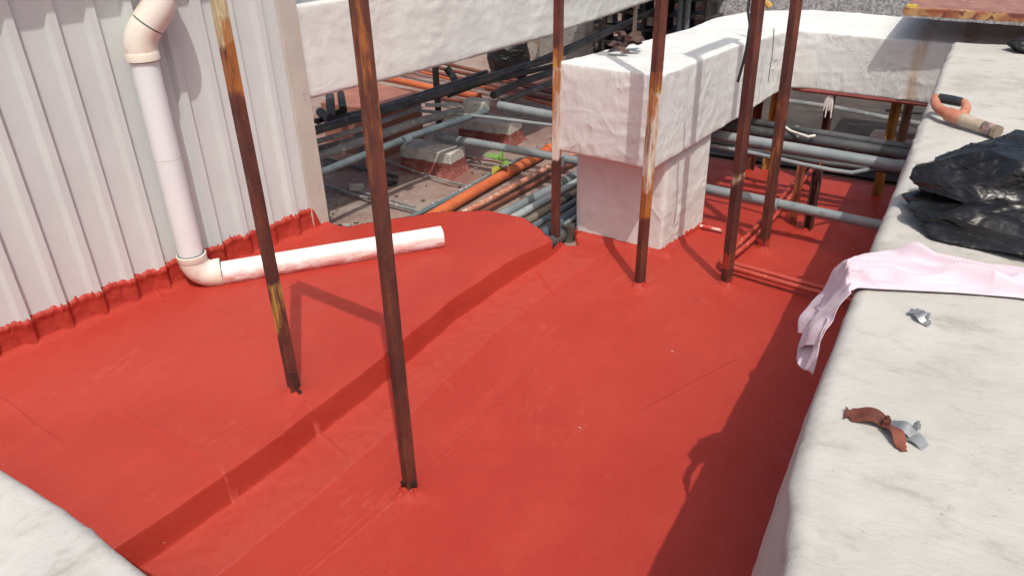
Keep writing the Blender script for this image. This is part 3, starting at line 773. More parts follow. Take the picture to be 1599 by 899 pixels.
# red painted conduits on the red roof
REDC = m_plain('red_conduit_paint', (.48, .075, .05), (.40, .05, .035), rough=.45, scale=12, spots=(.58, .2, .15), spot_scale=25, spot_t=.66)
rc = lambda px, py, z=.045: PZ(px, py, z)
for i, (off, lab) in enumerate(((0, 'red painted conduit bent round the maroon post, outer one of the pair'), (1, 'red painted conduit bent round the maroon post, inner one of the pair'))):
    if i == 0: pl = [(1258, 262), (1228, 300), (1190, 345), (1155, 380), (1128, 402), (1126, 410), (1133, 415), (1165, 424), (1230, 443), (1300, 462), (1380, 480)]
    else: pl = [(1268, 264), (1238, 303), (1200, 350), (1163, 386), (1140, 402), (1137, 408), (1146, 412), (1175, 419), (1235, 436), (1305, 455), (1380, 472)]
    P_ = [rc(*p) for p in pl]; pts = []
    for a, b in zip(P_, P_[1:]):
        for k in range(4): pts.append(a.lerp(b, k / 4))
    pts.append(P_[-1])
    for _ in range(3): pts = [pts[0]] + [(pts[k - 1] + pts[k] * 2 + pts[k + 1]) / 4 for k in range(1, len(pts) - 1)] + [pts[-1]]
    MB().tube(pts, .013, 12).build('red_conduit', REDC, label=lab, cat='pipe', group='red painted conduits')
c0 = PZ(1176, 368, .03); t = thing('pipe_clamp', 'red painted clamp bunching the red conduits between the maroon posts', 'clamp', tuple(c0))
m = MB()
for k in range(9):
    a = Vector((random.uniform(-.05, .05), random.uniform(-.04, .04), 0)); rr_ = Matrix.Rotation(random.uniform(0, 3), 3, 'Z') @ Matrix.Rotation(random.uniform(-.5, .5), 3, 'X')
    m.box(c0 + a * .6 + Vector((0, 0, random.uniform(0, .02))), (random.uniform(.03, .07), .008, .010), rr_)
m.build('strap', m_plain('dark_red_paint', (.17, .02, .014), (.30, .03, .02)), t)
pts = [PZ(1080, 350, .02), PZ(1100, 354, .022), PZ(1128, 360, .02)]
g = m_pipe('chipped_red_white', (.52, .05, .03), (.5, .05, .03), spl=(.75, .68, .64), t=.47)
MB().tube(pts, .009, 10).build('pipe_stub', g, label='chipped red and white pipe stub sticking out beside the riser', cat='pipe')

# ------------------------------------------------------------------ left background: pipes, blocks, slab
def px_line(pl, z): return [PZ(x_, y_, z) for x_, y_ in pl]
pipe('dark_pipe', px_line(((440, 219), (495, 203), (640, 160), (740, 128), (860, 92), (950, 50), (1080, -10)), .45), .028, m_pipe('dark_spotted', (.06, .072, .076), (.12, .135, .14), spl=(.38, .39, .38), t=.55, sc=40), 'long dark spotted pipe highest of the bundle under the long duct')
pipe('old_conduit', px_line(((440, 237), (495, 221), (560, 203), (630, 178), (655, 168)), .42), .016, OLDG, 'thin splashed conduit under the highest dark pipe')
pipe('old_pipe', px_line(((440, 262), (500, 244), (640, 194), (720, 172)), .40), .026, OLDG, 'weathered grey pipe, middle of the bundle by the wall corner')
pipe('blue_grey_pipe', px_line(((440, 290), (505, 268), (640, 214), (742, 180), (760, 174)), .38), .022, TEAL, 'blue grey pipe, lowest of the bundle by the wall corner', collars=(.55,))
pipe('dark_pipe', px_line(((655, 158), (760, 128), (862, 104), (900, 96)), .42), .019, DARKP, 'black pipe directly under the highest dark pipe near the tall bag')
pipe('dark_pipe', px_line(((770, 149), (810, 130), (866, 112), (905, 98)), .40), .028, DARKP, 'thick black pipe leaving the white junction block')
pipe('dark_pipe', px_line(((785, 160), (830, 142), (868, 127), (905, 113)), .38), .022, DARKP, 'short black pipe above the thick grey pipe left of the white middle post')
t0 = PZ(740, 165, .40)
MB().box(t0 + Vector((.02, 0, 0)), (.15, .12, .085), Matrix.Rotation(.25, 3, 'Z')).build('junction_block', m_plain('dirty_white_metal', (.50, .51, .46), (.36, .37, .34), spots=(.12, .1, .09)), label='dirty white junction block where the pipes meet left of the duct', cat='junction box', bevel=.006)
MB().box(PZ(690, 164, .42), (.22, .06, .01), Matrix.Rotation(.5, 3, 'Z')).build('cover_strip', m_plain('bone_white', (.55, .53, .46), (.42, .40, .34)), label='pale metal strip reaching from the junction block over the pipes', cat='metal strip')
pipe('old_pipe', px_line(((440, 250), (500, 232), (600, 206), (662, 186)), .30), .020, OLDG, 'splashed grey pipe low in the shade between the two old grey pipes')
pipe('dark_pipe', px_line(((440, 196), (500, 188), (580, 172), (660, 146), (760, 112)), .34), .016, DARKP, 'slim black pipe behind the highest dark pipe')
pipe('dark_pipe', px_line(((700, 150), (780, 120), (862, 84), (935, 52)), .36), .015, DARKP, 'slim black pipe passing just in front of the tall black bag')
pipe('dark_conduit', px_line(((480, 240), (560, 262), (620, 276)), .015), .012, DARKP, 'black conduit lying in the shade under the pipe bundle')
m = MB(); random.seed(21)
for k in range(420):
    x_ = random.uniform(-4.3, -1.9); y_ = random.uniform(2.95, 7.2); sz = random.uniform(.003, .016) * (1.6 if random.random() < .1 else 1)
    rt = Matrix.Rotation(random.uniform(0, 6), 3, 'Z') @ Matrix.Rotation(random.uniform(-.6, .6), 3, 'X')
    m.box((x_, y_, -.004 + sz * .2), (sz * 1.6, sz, sz * random.uniform(.15, .6)), rt)
m.build('roof_litter', m_plain('litter_chips', (.34, .30, .25), (.06, .05, .045), scale=9, spots=(.5, .47, .42), spot_scale=4, spot_t=.55), kind='stuff', label='chips and grit scattered over the old roof among the pipes', cat='litter')
for k, (px, py, r_, lab) in enumerate(((520, 262, .05, 'black crumpled rag in the shade by the wall corner'), (610, 288, .03, 'small dark clod on the old roof behind the nearest post'))):
    p = PZ(px, py, 0); bag_spots.append((p, r_, lab))
# struts under the bundle
for i, (p0, p1, yy, w, lab, mm) in enumerate((((683, 98), (683, 205), 4.95, .04, 'black perforated strut under the long duct', BLACK),
        ((878, 62), (876, 150), 6.6, .03, 'slim dark strut in front of the pale column', BLACK),
        ((562, 205), (566, 290), 3.85, .035, 'grey strut behind the nearest rusty post', OLDG),
        ((938, 30), (936, 85), 7.5, .03, 'dark strut seen over the branch duct', BLACK),
        ((992, -10), (992, 55), 7.0, .035, 'white stained strut rising above the branch duct', m_rust('white_strut', [(0, 2, Wt, .8)])))):
    a = PY(*p0, yy); b = PY(*p1, yy); zb_ = max(b.z if i not in (0, 2) else -.01, -.01); zb_ = -.01
    MB().prism([(-w / 2, -w / 2), (w / 2, -w / 2), (w / 2, w / 2), (w * .3, w / 2), (w * .3, -w * .3), (-w * .3, -w * .3), (-w * .3, w / 2), (-w / 2, w / 2)], Vector(((a.x + b.x) / 2, yy, zb_)), Vector((.95, .3, 0)), Vector((-.3, .95, 0)), Vector((0, 0, a.z - zb_))).build('strut', mm, label=lab, cat='support', fix=True)
a = PZ(705, 122, .3); b = PZ(722, 145, .3)
pipe('black_elbow', [PZ(697, 106, .42), PZ(706, 118, .36), PZ(716, 138, .3)], .03, BLACK, 'short black pipe end leaning by the tall bag')
# concrete blocks: frustum, white top, red lower part
g = G('block_paint'); zz = g.z(); wob = g.math('ADD', zz[2], g.math('MULTIPLY', g.math('SUBTRACT', g.noise(12, 4), .5), .03))
c = g.mix(g.rng(g.noise(18, 5), .35, .7), (.56, .54, .49), (.42, .40, .36)); c2 = g.mix(g.rng(g.noise(30, 5), .5, .66), (.22, .06, .05), (.30, .14, .11))
g.col(g.mix(g.rng(wob, .082, .090), c2, c)); g.rough(.85); g.bump(g.noise(60, 5, .7), .6, .006); BLK = g.m
def block(px, py, w, dpt, hgt, lab, rot):
    p = PZ(px, py, 0); m = MB(); e = .028; L = []
    n = 10
    for k in range(n + 1):
        z = hgt * k / n; q = max(0, 1 - z / (hgt * .55)); f = e * q ** 2.8
        for sx, sy in ((-1, -1), (1, -1), (1, 1), (-1, 1)): L.append((sx * (w / 2 + f), sy * (dpt / 2 + f), z - .012))
    rt = Matrix.Rotation(rot, 3, 'Z'); m.v = [p + rt @ Vector(v) for v in L]
    for k in range(n):
        for j in range(4): m.f.append((k * 4 + j, k * 4 + (j + 1) % 4, k * 4 + 4 + (j + 1) % 4, k * 4 + 4 + j))
    m.f.append(tuple(n * 4 + j for j in range(4)))
    return m.build('concrete_block', BLK, label=lab, cat='concrete block', group='painted concrete blocks', bevel=.008, fix=True, origin=(p.x, p.y, 0), angle=50)
block(678, 262, .40, .20, .17, 'white and red concrete block beside the young plant', .05)
block(766, 217, .44, .20, .17, 'white and red concrete block farther back under the junction block', .05)
# brown sheet metal box cover
P4 = [PZ(*p, .34) for p in ((500, 160), (592, 172), (657, 147), (560, 122))]; m = MB(); m.add([*P4] + [Vector((p.x, p.y, -.01)) for p in P4], [(0, 1, 2, 3), (0, 4, 5, 1), (1, 5, 6, 2), (2, 6, 7, 3), (3, 7, 4, 0)])
m.build('cover_box', m_plain('brown_red_sheet', (.33, .13, .09), (.38, .17, .12), rough=.6), label='flat brown red sheet metal box under the long duct', cat='metal box', bevel=.006, fix=True)
# orange conduits beyond it running crosswise
for i, (pa, pb, z, r_, mm, lab) in enumerate((((560, 115), (730, 148), .10, .030, ORANGE, 'thick bright orange pipe behind the brown metal box'),
        ((560, 128), (720, 158), .08, .016, RUSTP, 'thin brown pipe in front of the bright orange pipe'),
        ((600, 98), (800, 140), .10, .020, RUSTP, 'brown pipe behind the bright orange pipe'),
        ((640, 96), (870, 146), .12, .016, RUSTP, 'thin brown conduit behind the thicker brown pipe'),
        ((650, 88), (900, 150), .06, .018, RUSTP, 'rearmost brown pipe of the crosswise group'),
        ((770, 140), (890, 160), .10, .020, RUSTP, 'short brown pipe under the black pipes'),
        ((640, 108), (880, 168), .16, .012, ORANGE, 'slim orange conduit nearest the junction block'))):
    a = PZ(*pa, z); b = PZ(*pb, z); d = b - a; pipe('crosswise_pipe', [a - d * .1, b + d * .1], r_, mm, lab)
# conduit bundle emerging from under the terrace
for i, (pa, pb, z, r_, mm, lab, col) in enumerate((((660, 345), (860, 232), .035, .034, ORANGE, 'thick orange pipe emerging from under the red terrace', (.5, .75)),
        ((640, 340), (900, 212), .030, .014, TEAL, 'thin blue grey conduit left of the orange pipes', ()),
        ((690, 350), (898, 240), .030, .018, m_pipe('peeling_orange', (.40, .12, .06), (.5, .2, .12), spl=(.66, .55, .48), t=.5, sc=40), 'peeling pale orange pipe beside the thick orange one', ()),
        ((712, 352), (905, 250), .020, .014, RUSTP, 'dark brown conduit between the orange and grey pipes', ()),
        ((745, 355), (925, 262), .045, .030, GALV, 'ribbed galvanised pipe, leftmost of the grey bundle', (.35, .5)),
        ((775, 355), (930, 268), .055, .024, m_pipe('light_galv', (.30, .34, .35), (.38, .42, .42)), 'light galvanised pipe in the middle of the grey bundle', ()),
        ((795, 362), (935, 280), .050, .024, m_pipe('brown_grey', (.17, .14, .10), (.22, .19, .15)), 'brownish grey pipe in the grey bundle', (.3, .52)),
        ((820, 362), (945, 285), .060, .020, TEAL, 'slim blue grey pipe of the grey bundle', ()),
        ((835, 375), (945, 300), .050, .034, m_pipe('deep_blue_pipe', (.05, .075, .10), (.08, .11, .14)), 'thick dark blue pipe ending beside the white middle post', ()),
        ((850, 385), (945, 318), .035, .034, DARKP, 'black pipe right beside the riser', ()),
        ((880, 352), (940, 310), .08, .012, GALV, 'short galvanised conduit against the riser', ()))):
    a = PZ(*pa, z); b = PZ(*pb, z); d = b - a
    if i < 9:
        while a.y > tend(a.x) - .03 or a.x > edge(a.y) - .01 and a.y > 3.2:
            a = a - d * .02
            if a.y < tend(a.x) - .03: break
    pipe('bundle_pipe', [a, b + d * (.35 if i < 4 else 1.0)], r_, mm, lab, collars=col, cmat=(DARKP if i >= 4 else ORANGE))
# dark end piece of round duct next to the riser
p = PZ(885, 375, 0); m = MB(); m.tube([p + Vector((.0, .02, -.01)), p + Vector((.0, .02, .085))], .034, 20); m.build('pipe_socket', m_plain('dark_plastic', (.03, .028, .025), (.10, .09, .07)), label='dark open pipe socket between the riser and the white middle post', cat='pipe')
# thin conduits on the old roof
pl = px_line(((480, 280), (545, 302), (600, 316), (655, 330), (662, 328), (672, 321), (720, 297), (790, 258), (905, 205)), .02)
pipe('thin_conduit', pl, .010, m_pipe('spotted_conduit', (.13, .15, .155), (.2, .22, .22), spl=(.6, .6, .57), t=.52, sc=40), 'spotted thin conduit bending in an elbow on the old roof')
pipe('thin_conduit', px_line(((548, 296), (600, 309), (648, 323)), .028), .008, OLDG, 'upper thin conduit leaving the small junction box')
pipe('thin_conduit', px_line(((590, 246), (640, 265), (700, 284), (740, 292)), .02), .007, OLDG, 'spotted thin conduit crossing in front of the near block')
pipe('thin_conduit', px_line(((715, 245), (770, 252), (800, 258)), .02), .006, RUSTP, 'slim rusty rod behind the young plant')
MB().box(PZ(557, 292, .05), (.09, .035, .04), Matrix.Rotation(.6, 3, 'Z')).build('junction_box', m_plain('dusty_grey', (.30, .30, .30), (.42, .41, .39)), label='small grey junction box on the old roof by the wall corner', cat='junction box', bevel=.004)
MB().box(PZ(540, 353, .02), (.05, .03, .025), Matrix.Rotation(.3, 3, 'Z')).build('debris_chip', m_plain('chip_grey', (.35, .35, .33), (.2, .2, .2)), label='small pale chip by the foot of the wall corner', cat='debris', bevel=.004)
MB().box(PZ(531, 355, .02), (.03, .02, .03), Matrix.Rotation(.3, 3, 'Z')).build('debris_chip', BLACK, label='small black chip by the foot of the wall corner', cat='debris', bevel=.003)
# dark machine stubs under the long duct by the building
t = thing('valve_set', 'dark pipe stubs and valves in the shade under the long duct by the wall corner', 'valve', tuple(PZ(515, 200, .1)))
for i, (pts, r_) in enumerate((([(515, 150), (517, 185)], .03), ([(532, 147), (536, 172)], .026), ([(500, 175), (520, 195), (540, 190)], .03), ([(495, 190), (530, 175)], .02))):
    MB().tube([PZ(x_, y_, .45 - .02 * i) for x_, y_ in pts], r_, 12).build('stub', BLACK if i % 2 else m_plain('dark_iron', (.03, .028, .03), (.07, .065, .07)), t)

# plant
g = G('leaf_green'); c = g.mix(g.rng(g.noise(25, 4), .35, .65), (.12, .25, .045), (.17, .31, .07)); g.col(c); g.rough(.5)
g.b.inputs['Subsurface Weight'].default_value = 0.0; LEAF = g.m
LEAFY = m_plain('leaf_yellow', (.36, .26, .03), (.20, .28, .04), scale=22)
sp = PZ(783, 276, .02); t = thing('young_plant', 'young green plant growing through the roof beside the orange pipe', 'plant', tuple(sp))
MB().tube([sp, sp + Vector((-.005, 0, .06)), sp + Vector((.004, -.004, .13))], [.005, .004, .003], 6).build('stem', LEAFY, t)
def leaf(c, L, w, dirv, tilt, mat):
    d = Vector(dirv).normalized(); s = d.cross(Vector((0, 0, 1))).normalized(); up_ = s.cross(d); m = MB()
    def fn(i, j):
        u_ = i / 10; v_ = (j - 3) / 3; ww = w * math.sin(math.pi * min(1, u_ ** .8)) ** .75
        return Vector(c) + d * (u_ * L) + s * (v_ * ww) + up_ * (abs(v_) * ww * .35 - tilt * (u_ ** 2) * L + .12 * L * u_)
    m.grid(11, 7, fn); return m.build('leaf', mat, t, angle=60)
tp = sp + Vector((0, 0, .10))
leaf(tp + Vector((-.01, 0, .01)), .11, .042, (-.9, -.25, .35), .25, LEAF)
leaf(tp + Vector((0, 0, .02)), .055, .022, (0, .25, .8), .2, LEAF)
leaf(tp, .075, .03, (.8, -.3, .1), .3, LEAF)
leaf(tp - Vector((0, 0, .03)), .085, .034, (-.35, -.9, -.25), .35, LEAFY)
leaf(tp + Vector((0, 0, .01)), .05, .02, (.5, .6, .2), .1, LEAF)

# tall black bag behind the pipes
PLB = G('black_polythene')
c = PLB.mix(PLB.rng(PLB.noise(5, 4), .4, .65), (.008, .008, .009), (.020, .020, .022)); PLB.col(c); PLB.rough(PLB.rng(PLB.noise(14, 4), .3, .7, .26, .46))
PLB.b.inputs['Specular IOR Level'].default_value = .6; 
for sc_, st_, di_ in ((3.6, .40, .016), (9, .22, .006)):
    rd = PLB.math('ABSOLUTE', PLB.math('SUBTRACT', PLB.noise(sc_, 2, .5, dist=1.2, off=(sc_, 3, 5), stretch=(.8, 1, 1.6)), .5), 0)
    PLB.bump(PLB.rng(rd, 0, .10, 1, 0), st_, di_)
PLB.bump(PLB.noise(5, 3, .5, dist=1.5), .4, .02); PLB.bump(PLB.noise(70, 3, .6, dist=2), .15, .002); PLB = PLB.m
def bag(c, size, rot, seed, sharp=.25, knots=(), nu=90, nv=60, floorz=None, freq=2.2):
    """crumpled sheet: a body cut by random planes into broad facets, with fine folds running along the edges"""
    rnd = random.Random(seed); PL = []
    for k in range(80):
        n_ = Vector((rnd.gauss(0, 1), rnd.gauss(0, 1), rnd.gauss(0, 1))).normalized(); PL.append((n_, rnd.uniform(1 - sharp, 1.0)))
    m = MB(); rt = Matrix.Rotation(rot, 3, 'Z'); c = Vector(c)
    def fn(i, j):
        a = 2 * math.pi * (i % (nu - 1)) / (nu - 1); b = math.pi * j / (nv - 1)
        d = Vector((math.cos(a) * math.sin(b), math.sin(a) * math.sin(b), math.cos(b)))
        w = d + Vector((N(d.x * 2, d.y * 2, seed), N(d.y * 2, d.z * 2, seed + 5), N(d.z * 2, d.x * 2, seed + 9))) * .18
        hs = sorted(h / max(w.dot(n_), .05) for n_, h in PL)[:2]; r = min(hs[0], 1.06); e = hs[1] - hs[0]
        r += .022 * math.exp(-(e / .045) ** 2)
        r += .034 * max(0, ridge(Vector((d.x * 3 + d.z * 2, d.y * 7, d.z * 9 + seed)))) ** 4 * (.4 + N(d.x * 2, d.y * 2, 7))
        p = Vector((d.x * size[0], d.y * size[1], d.z * size[2])) * r * 1.05
        for kd, kl, kw in knots:
            w_ = max(0, d.dot(Vector(kd).normalized())) ** kw; p += Vector(kd).normalized() * kl * w_
        p = c + rt @ p
        if floorz is not None and p.z < floorz: p.z = floorz + .004 * (1 + noise.noise(p * 9))
        return p
    m.grid(nu, nv, fn); return m
for p, r_, lab in bag_spots: bag((p.x, p.y, r_ * .35), (r_ * 1.6, r_, r_ * .6), .5, int(p.x * -30), .3, [], 50, 34, -.012).build('rag', PLB, label=lab, cat='debris')
bp = PY(790, 122, 6.4)
bag((bp.x, 6.45, .21), (.22, .16, .26), .1, 3, .16, [((.75, 0, 1), .16, 30), ((-.65, 0, .9), .10, 30)]).build('rubbish_bag', PLB, label='tall black rubbish bag standing against the pale column under the long duct', cat='rubbish bag', angle=50)
MB().box((PY(880, 90, 6.9).x, 6.95, .35), (.50, .2, .75)).build('pale_column', m_plain('dirty_plaster', (.42, .40, .37), (.32, .30, .27), spots=(.15, .13, .12)), label='pale plaster pier behind the tall black rubbish bag', cat='wall', bevel=.01)
# low brick and plaster wall behind the crosswise pipes
g = G('worn_brick'); bt = g.n('ShaderNodeTexBrick'); bt.inputs['Scale'].default_value = 5; bt.inputs['Color1'].default_value = (.22, .09, .06, 1); bt.inputs['Color2'].default_value = (.30, .16, .11, 1); bt.inputs['Mortar'].default_value = (.35, .32, .28, 1)
mp = g.n('ShaderNodeMapping'); mp.inputs['Rotation'].default_value = (R(90), 0, 0); g.l(g.tc, mp.inputs[0]); g.l(mp.outputs[0], bt.inputs[0])
g.col(g.mix(g.rng(g.noise(4, 6, .7), .5, .6), bt.outputs[0], (.40, .37, .33))); g.rough(.9); BRICK = g.m
MB().box((-4.75, 7.4, .16), (2.2, .25, .36)).build('brick_kerb', BRICK, label='low worn brick kerb behind the orange pipes', cat='wall', bevel=.01)
MB().box((-3.2, 8.9, .25), (3.2, .2, .55)).build('brick_parapet', BRICK, label='worn brick and plaster parapet far behind the branch duct', cat='wall', bevel=.01)
t = thing('stacked_rack', 'dark stacked rack with pale panels seen under the far end of the long duct', 'rack', (-2.9, 7.9, 0))
rk = m_plain('rack_dark', (.02, .02, .02), (.06, .05, .045)); pn = m_plain('pale_panel', (.55, .52, .40), (.45, .42, .36))
for k in range(4): MB().box((-2.95, 7.9, .12 + .16 * k), (1.5, .3, .03)).build('shelf', rk, t)
for k in range(7): MB().box((-3.6 + .22 * k, 7.86, .36), (.03, .26, .68)).build('upright', rk, t)
random.seed(4)
for k in range(9): MB().box((-3.5 + .15 * k, 7.88, .2 + .16 * random.randint(0, 2)), (.08, .15, .09)).build('panel', pn, t)
# dark vent pipes seen top centre
for i, (px, lab) in enumerate(((1062, 'upright blue black pipe left of the far tarp duct'), (1073, 'second upright blue black pipe left of the far tarp duct'))):
    p = PY(px, 25, 7.6); pipe('upright_pipe', [(p.x, 7.6, -.01), (p.x, 7.6, 1.1)], .028, TEAL, lab)

# ------------------------------------------------------------------ right background
Q4 = [PZ(*p, .06) for p in ((1326, 250), (1366, 201), (1480, 212), (1520, 262))]; m = MB(); m.add(Q4 + [Vector((p.x, p.y, -.01)) for p in Q4], [(0, 3, 2, 1), (0, 1, 5, 4), (1, 2, 6, 5), (2, 3, 7, 6), (3, 0, 4, 7)])
m.build('brown_slab', m_plain('brown_painted_slab', (.30, .19, .145), (.36, .25, .20), spots=(.42, .36, .30)), label='brown pink slab beside the ochre leg under the crossing duct', cat='slab', bevel=.008, fix=True)
p = PZ(1412, 212, .06) + Vector((0, .02, 0)); MB().tube([p + Vector((0, 0, -.02)), p + Vector((0, 0, .04))], .09, 20).build('round_foot', m_plain('foot_concrete', (.36, .32, .27), (.28, .22, .18)), label='round concrete foot under the pale rusty leg', cat='footing', bevel=.005)
m = MB(); lp = PZ(1405, 232, .063); random.seed(5)
for k in range(150):
    a = random.uniform(0, 6.28); r_ = abs(random.gauss(0, .06)); q = lp + Vector((math.cos(a) * r_ * 1.2, math.sin(a) * r_ * .8, random.uniform(0, .02))); rt = Matrix.Rotation(random.uniform(0, 6), 3, 'Z') @ Matrix.Rotation(random.uniform(-.9, .9), 3, 'X')
    m.add([q + rt @ Vector(v) for v in ((-.012, 0, 0), (0, .005, .002), (.014, 0, 0), (0, -.005, .002))], [(0, 1, 2, 3)])
m.build('dry_leaves', m_plain('straw', (.52, .40, .18), (.32, .22, .10)), kind='stuff', label='small heap of dry yellow leaves on the brown slab', cat='leaves')

# rusty platform above the crossing duct
t = thing('steel_platform', 'rust edged brown steel platform above the crossing duct at the top right', 'platform', (.6, 5.0, 1.1))
fr = m_plain('platform_edge_rust', (.27, .075, .04), (.48, .29, .12), rough=.75, scale=16, bump=.4, spots=(.16, .05, .035), spot_scale=20, spot_t=.55)
PLm = m_plain('brown_platform_paint', (.27, .12, .095), (.33, .165, .13), spots=(.5, .42, .36), spot_scale=22, spot_t=.68)
pa = PZ(1410, 24, 1.085); pb = PZ(1599, 36, 1.085); d = (pb - pa).normalized(); nn_ = Vector((-d.y, d.x, 0))
MB().prism([(0, 0), (1.9, 0), (1.9, 1.3), (0, 1.3)], pa + nn_ * .004 + Vector((0, 0, .031)), d, nn_, Vector((0, 0, .004))).build('deck', PLm, t)
MB().prism([(0, 0), (.004, 0), (.004, .034), (.03, .034), (.03, .038), (0, .038)], pa, nn_, Vector((0, 0, 1)), d * 1.9).build('edge_beam', fr, t, bevel=.001, fix=True)
MB().prism([(0, 0), (.004, 0), (.004, .028), (0, .028)], pa + nn_ * .03, d, Vector((0, 0, 1)), nn_ * 1.25).build('side_beam', fr, t, fix=True)
MB().box(pa + d * .03 + nn_ * .035 + Vector((0, 0, .042)), (.05, .03, .012)).build('yellow_patch', m_plain('yellow_paint', (.62, .50, .05), (.5, .42, .08)), t)
for k in (.12, 1.6): MB().tube([pa + d * (k + .5) + nn_ * 1.1 - Vector((0, 0, .2)), pa + d * (k + .5) + nn_ * 1.1 + Vector((0, 0, .03))], .02, 8).build('leg', RUST0, t)

# ------------------------------------------------------------------ things on the right duct
ZT = .985
# pink cloth
g = G('pink_cotton'); c = g.mix(g.rng(g.noise(6, 4), .35, .65), (.66, .55, .62), (.61, .50, .57)); zz = g.z()
c = g.mix(g.rng(g.noise(38, 3, .6, off=(2, 3, 8)), .74, .76), c, (.20, .04, .10)); g.col(c); g.rough(.85); g.b.inputs['Sheen Weight'].default_value = .25
g.bump(g.noise(18, 4, stretch=(.5, 1, 1), dist=1), .4, .006); g.bump(g.noise(400, 2), .2, .0005); PINK = g.m
def cloth():
    # each row: across (far edge point, near edge point); from the right end over the shoulder and down
    rows = [(PZ(1760, 470, ZT), PZ(1760, 500, ZT)), (PZ(1599, 437, ZT), PZ(1599, 470, ZT)), (PZ(1500, 417, ZT), PZ(1500, 462, ZT)), (PZ(1430, 407, ZT), PZ(1440, 459, ZT)),
            (PZ(1391, 402, ZT), PZ(1377, 456, ZT)), (PZ(1352, 407, ZT), PZ(1345, 454, ZT)), (PZ(1322, 418, ZT), PZ(1330, 461, ZT))]
    rows += [(PY(1306, 430, 1.82), PY(1336, 462, 1.62)), (PY(1297, 455, 1.81), PY(1322, 478, 1.61)), (PY(1284, 474, 1.79), PY(1310, 500, 1.60)), (PY(1270, 500, 1.77), PY(1297, 520, 1.58)), (PY(1262, 527, 1.75), PY(1284, 548, 1.56))]
    rows = [(Vector(a), Vector(b)) for a, b in rows]; R_ = []
    for (a0, b0), (a1, b1) in zip(rows, rows[1:]):
        n = 64
        for k in range(n): R_.append((a0.lerp(a1, k / n), b0.lerp(b1, k / n)))
    R_.append(rows[-1])
    for _ in range(60): R_ = [R_[0]] + [((R_[k - 1][0] + R_[k][0] * 2 + R_[k + 1][0]) / 4, (R_[k - 1][1] + R_[k][1] * 2 + R_[k + 1][1]) / 4) for k in range(1, len(R_) - 1)] + [R_[-1]]
    nv = 100; m = MB(); nt_ = len(R_)
    def fn(i0, j):
        a, b = R_[i0]; i = i0 / 4; q = j / (nv - 1); p = a.lerp(b, q); hang = sstep(.58, .72, i0 / nt_); L = (b - a).length
        lift = .003 + .013 * max(0, math.sin(q * 9 + 2.2 * N(i * .05, 2) + i * .03)) ** 2 + .020 * (1 - hang) * max(0, ridge(Vector((i * .022, q * 2.6 + i * .012, 1)))) ** 4
        edge_ = min(q, 1 - q); lift = .005 + .008 * (1 - q) + lift * sstep(0, .16, edge_)
        fold = .010 * math.sin(q * 8 + 2 * N(i * .04, 5) + (i0 / nt_) * 3) + .003 * math.sin(q * 23 + i * .05)
        p = p + Vector((0, 0, 1)) * lift * (1 - hang) * 1.3 + Vector((-1, -.2, 0)) * (.008 + (fold + .006) * hang * sstep(.66, .95, i0 / nt_) * 1.2 + .006 * hang)
        if i0 / nt_ > .6: p.z += (.012 * math.sin(q * 7 + 1)) * sstep(.8, 1, i0 / nt_)
        return p
    m.grid(nt_, nv, fn); return m
o = cloth().build('pink_cloth', PINK, label='pale pink cloth strip draped over the right duct and hanging down its side', cat='cloth', angle=180)
sm = o.modifiers.new('thick', 'SOLIDIFY'); sm.thickness = .0015; sm.offset = 1
# second layer of hanging folds
def fold2():
    m = MB(); A = [PY(1284, 478, 1.77), PY(1268, 515, 1.74), PY(1256, 545, 1.66), PY(1250, 564, 1.62)]; B = [PY(1302, 500, 1.59), PY(1292, 530, 1.57), PY(1282, 562, 1.55), PY(1273, 588, 1.54)]
    def fn(i, j):
        t = i / 30 * 3; k = min(int(t), 2); a = A[k].lerp(A[k + 1], t - k); b = B[k].lerp(B[k + 1], t - k); q = j / 40; p = a.lerp(b, q)
        return p + Vector((-1, 0, 0)) * (.005 * math.sin(q * 14 + t * 1.2) * sstep(0, .8, t) + .012) + Vector((0, 0, .006 * math.sin(q * 9) * sstep(1.5, 3, t)))
    m.grid(31, 41, fn); return m
o2 = fold2().build('cloth_fold', PINK, o, angle=180); sm = o2.modifiers.new('thick', 'SOLIDIFY'); sm.thickness = .0015

# black bag on the duct
bc = PZ(1560, 320, ZT)
t = thing('black_bag', 'crumpled black plastic bag lying on the right duct beside the shovel handle', 'rubbish bag', (bc.x, bc.y, ZT))
u1 = PZ(1590, 283, ZT + .10); u2 = PZ(1600, 352, ZT + .03)
bag(u1, (.27, .20, .115), .05, 11, .32, [], 180, 110, ZT + .03).build('upper_lobe', PLB, t, angle=50)
bag(u2, (.31, .19, .075), -.16, 18, .30, [], 180, 100, ZT + .002).build('lower_lobe', PLB, t, angle=50)
bc = PZ(1612, 84, ZT)
bag((bc.x + .03, bc.y + .02, ZT + .03), (.14, .10, .06), .2, 23, .3, [], 70, 50, ZT + .002).build('black_bag', PLB, label='small black plastic scrap at the far right end of the right duct', cat='rubbish bag', angle=50)

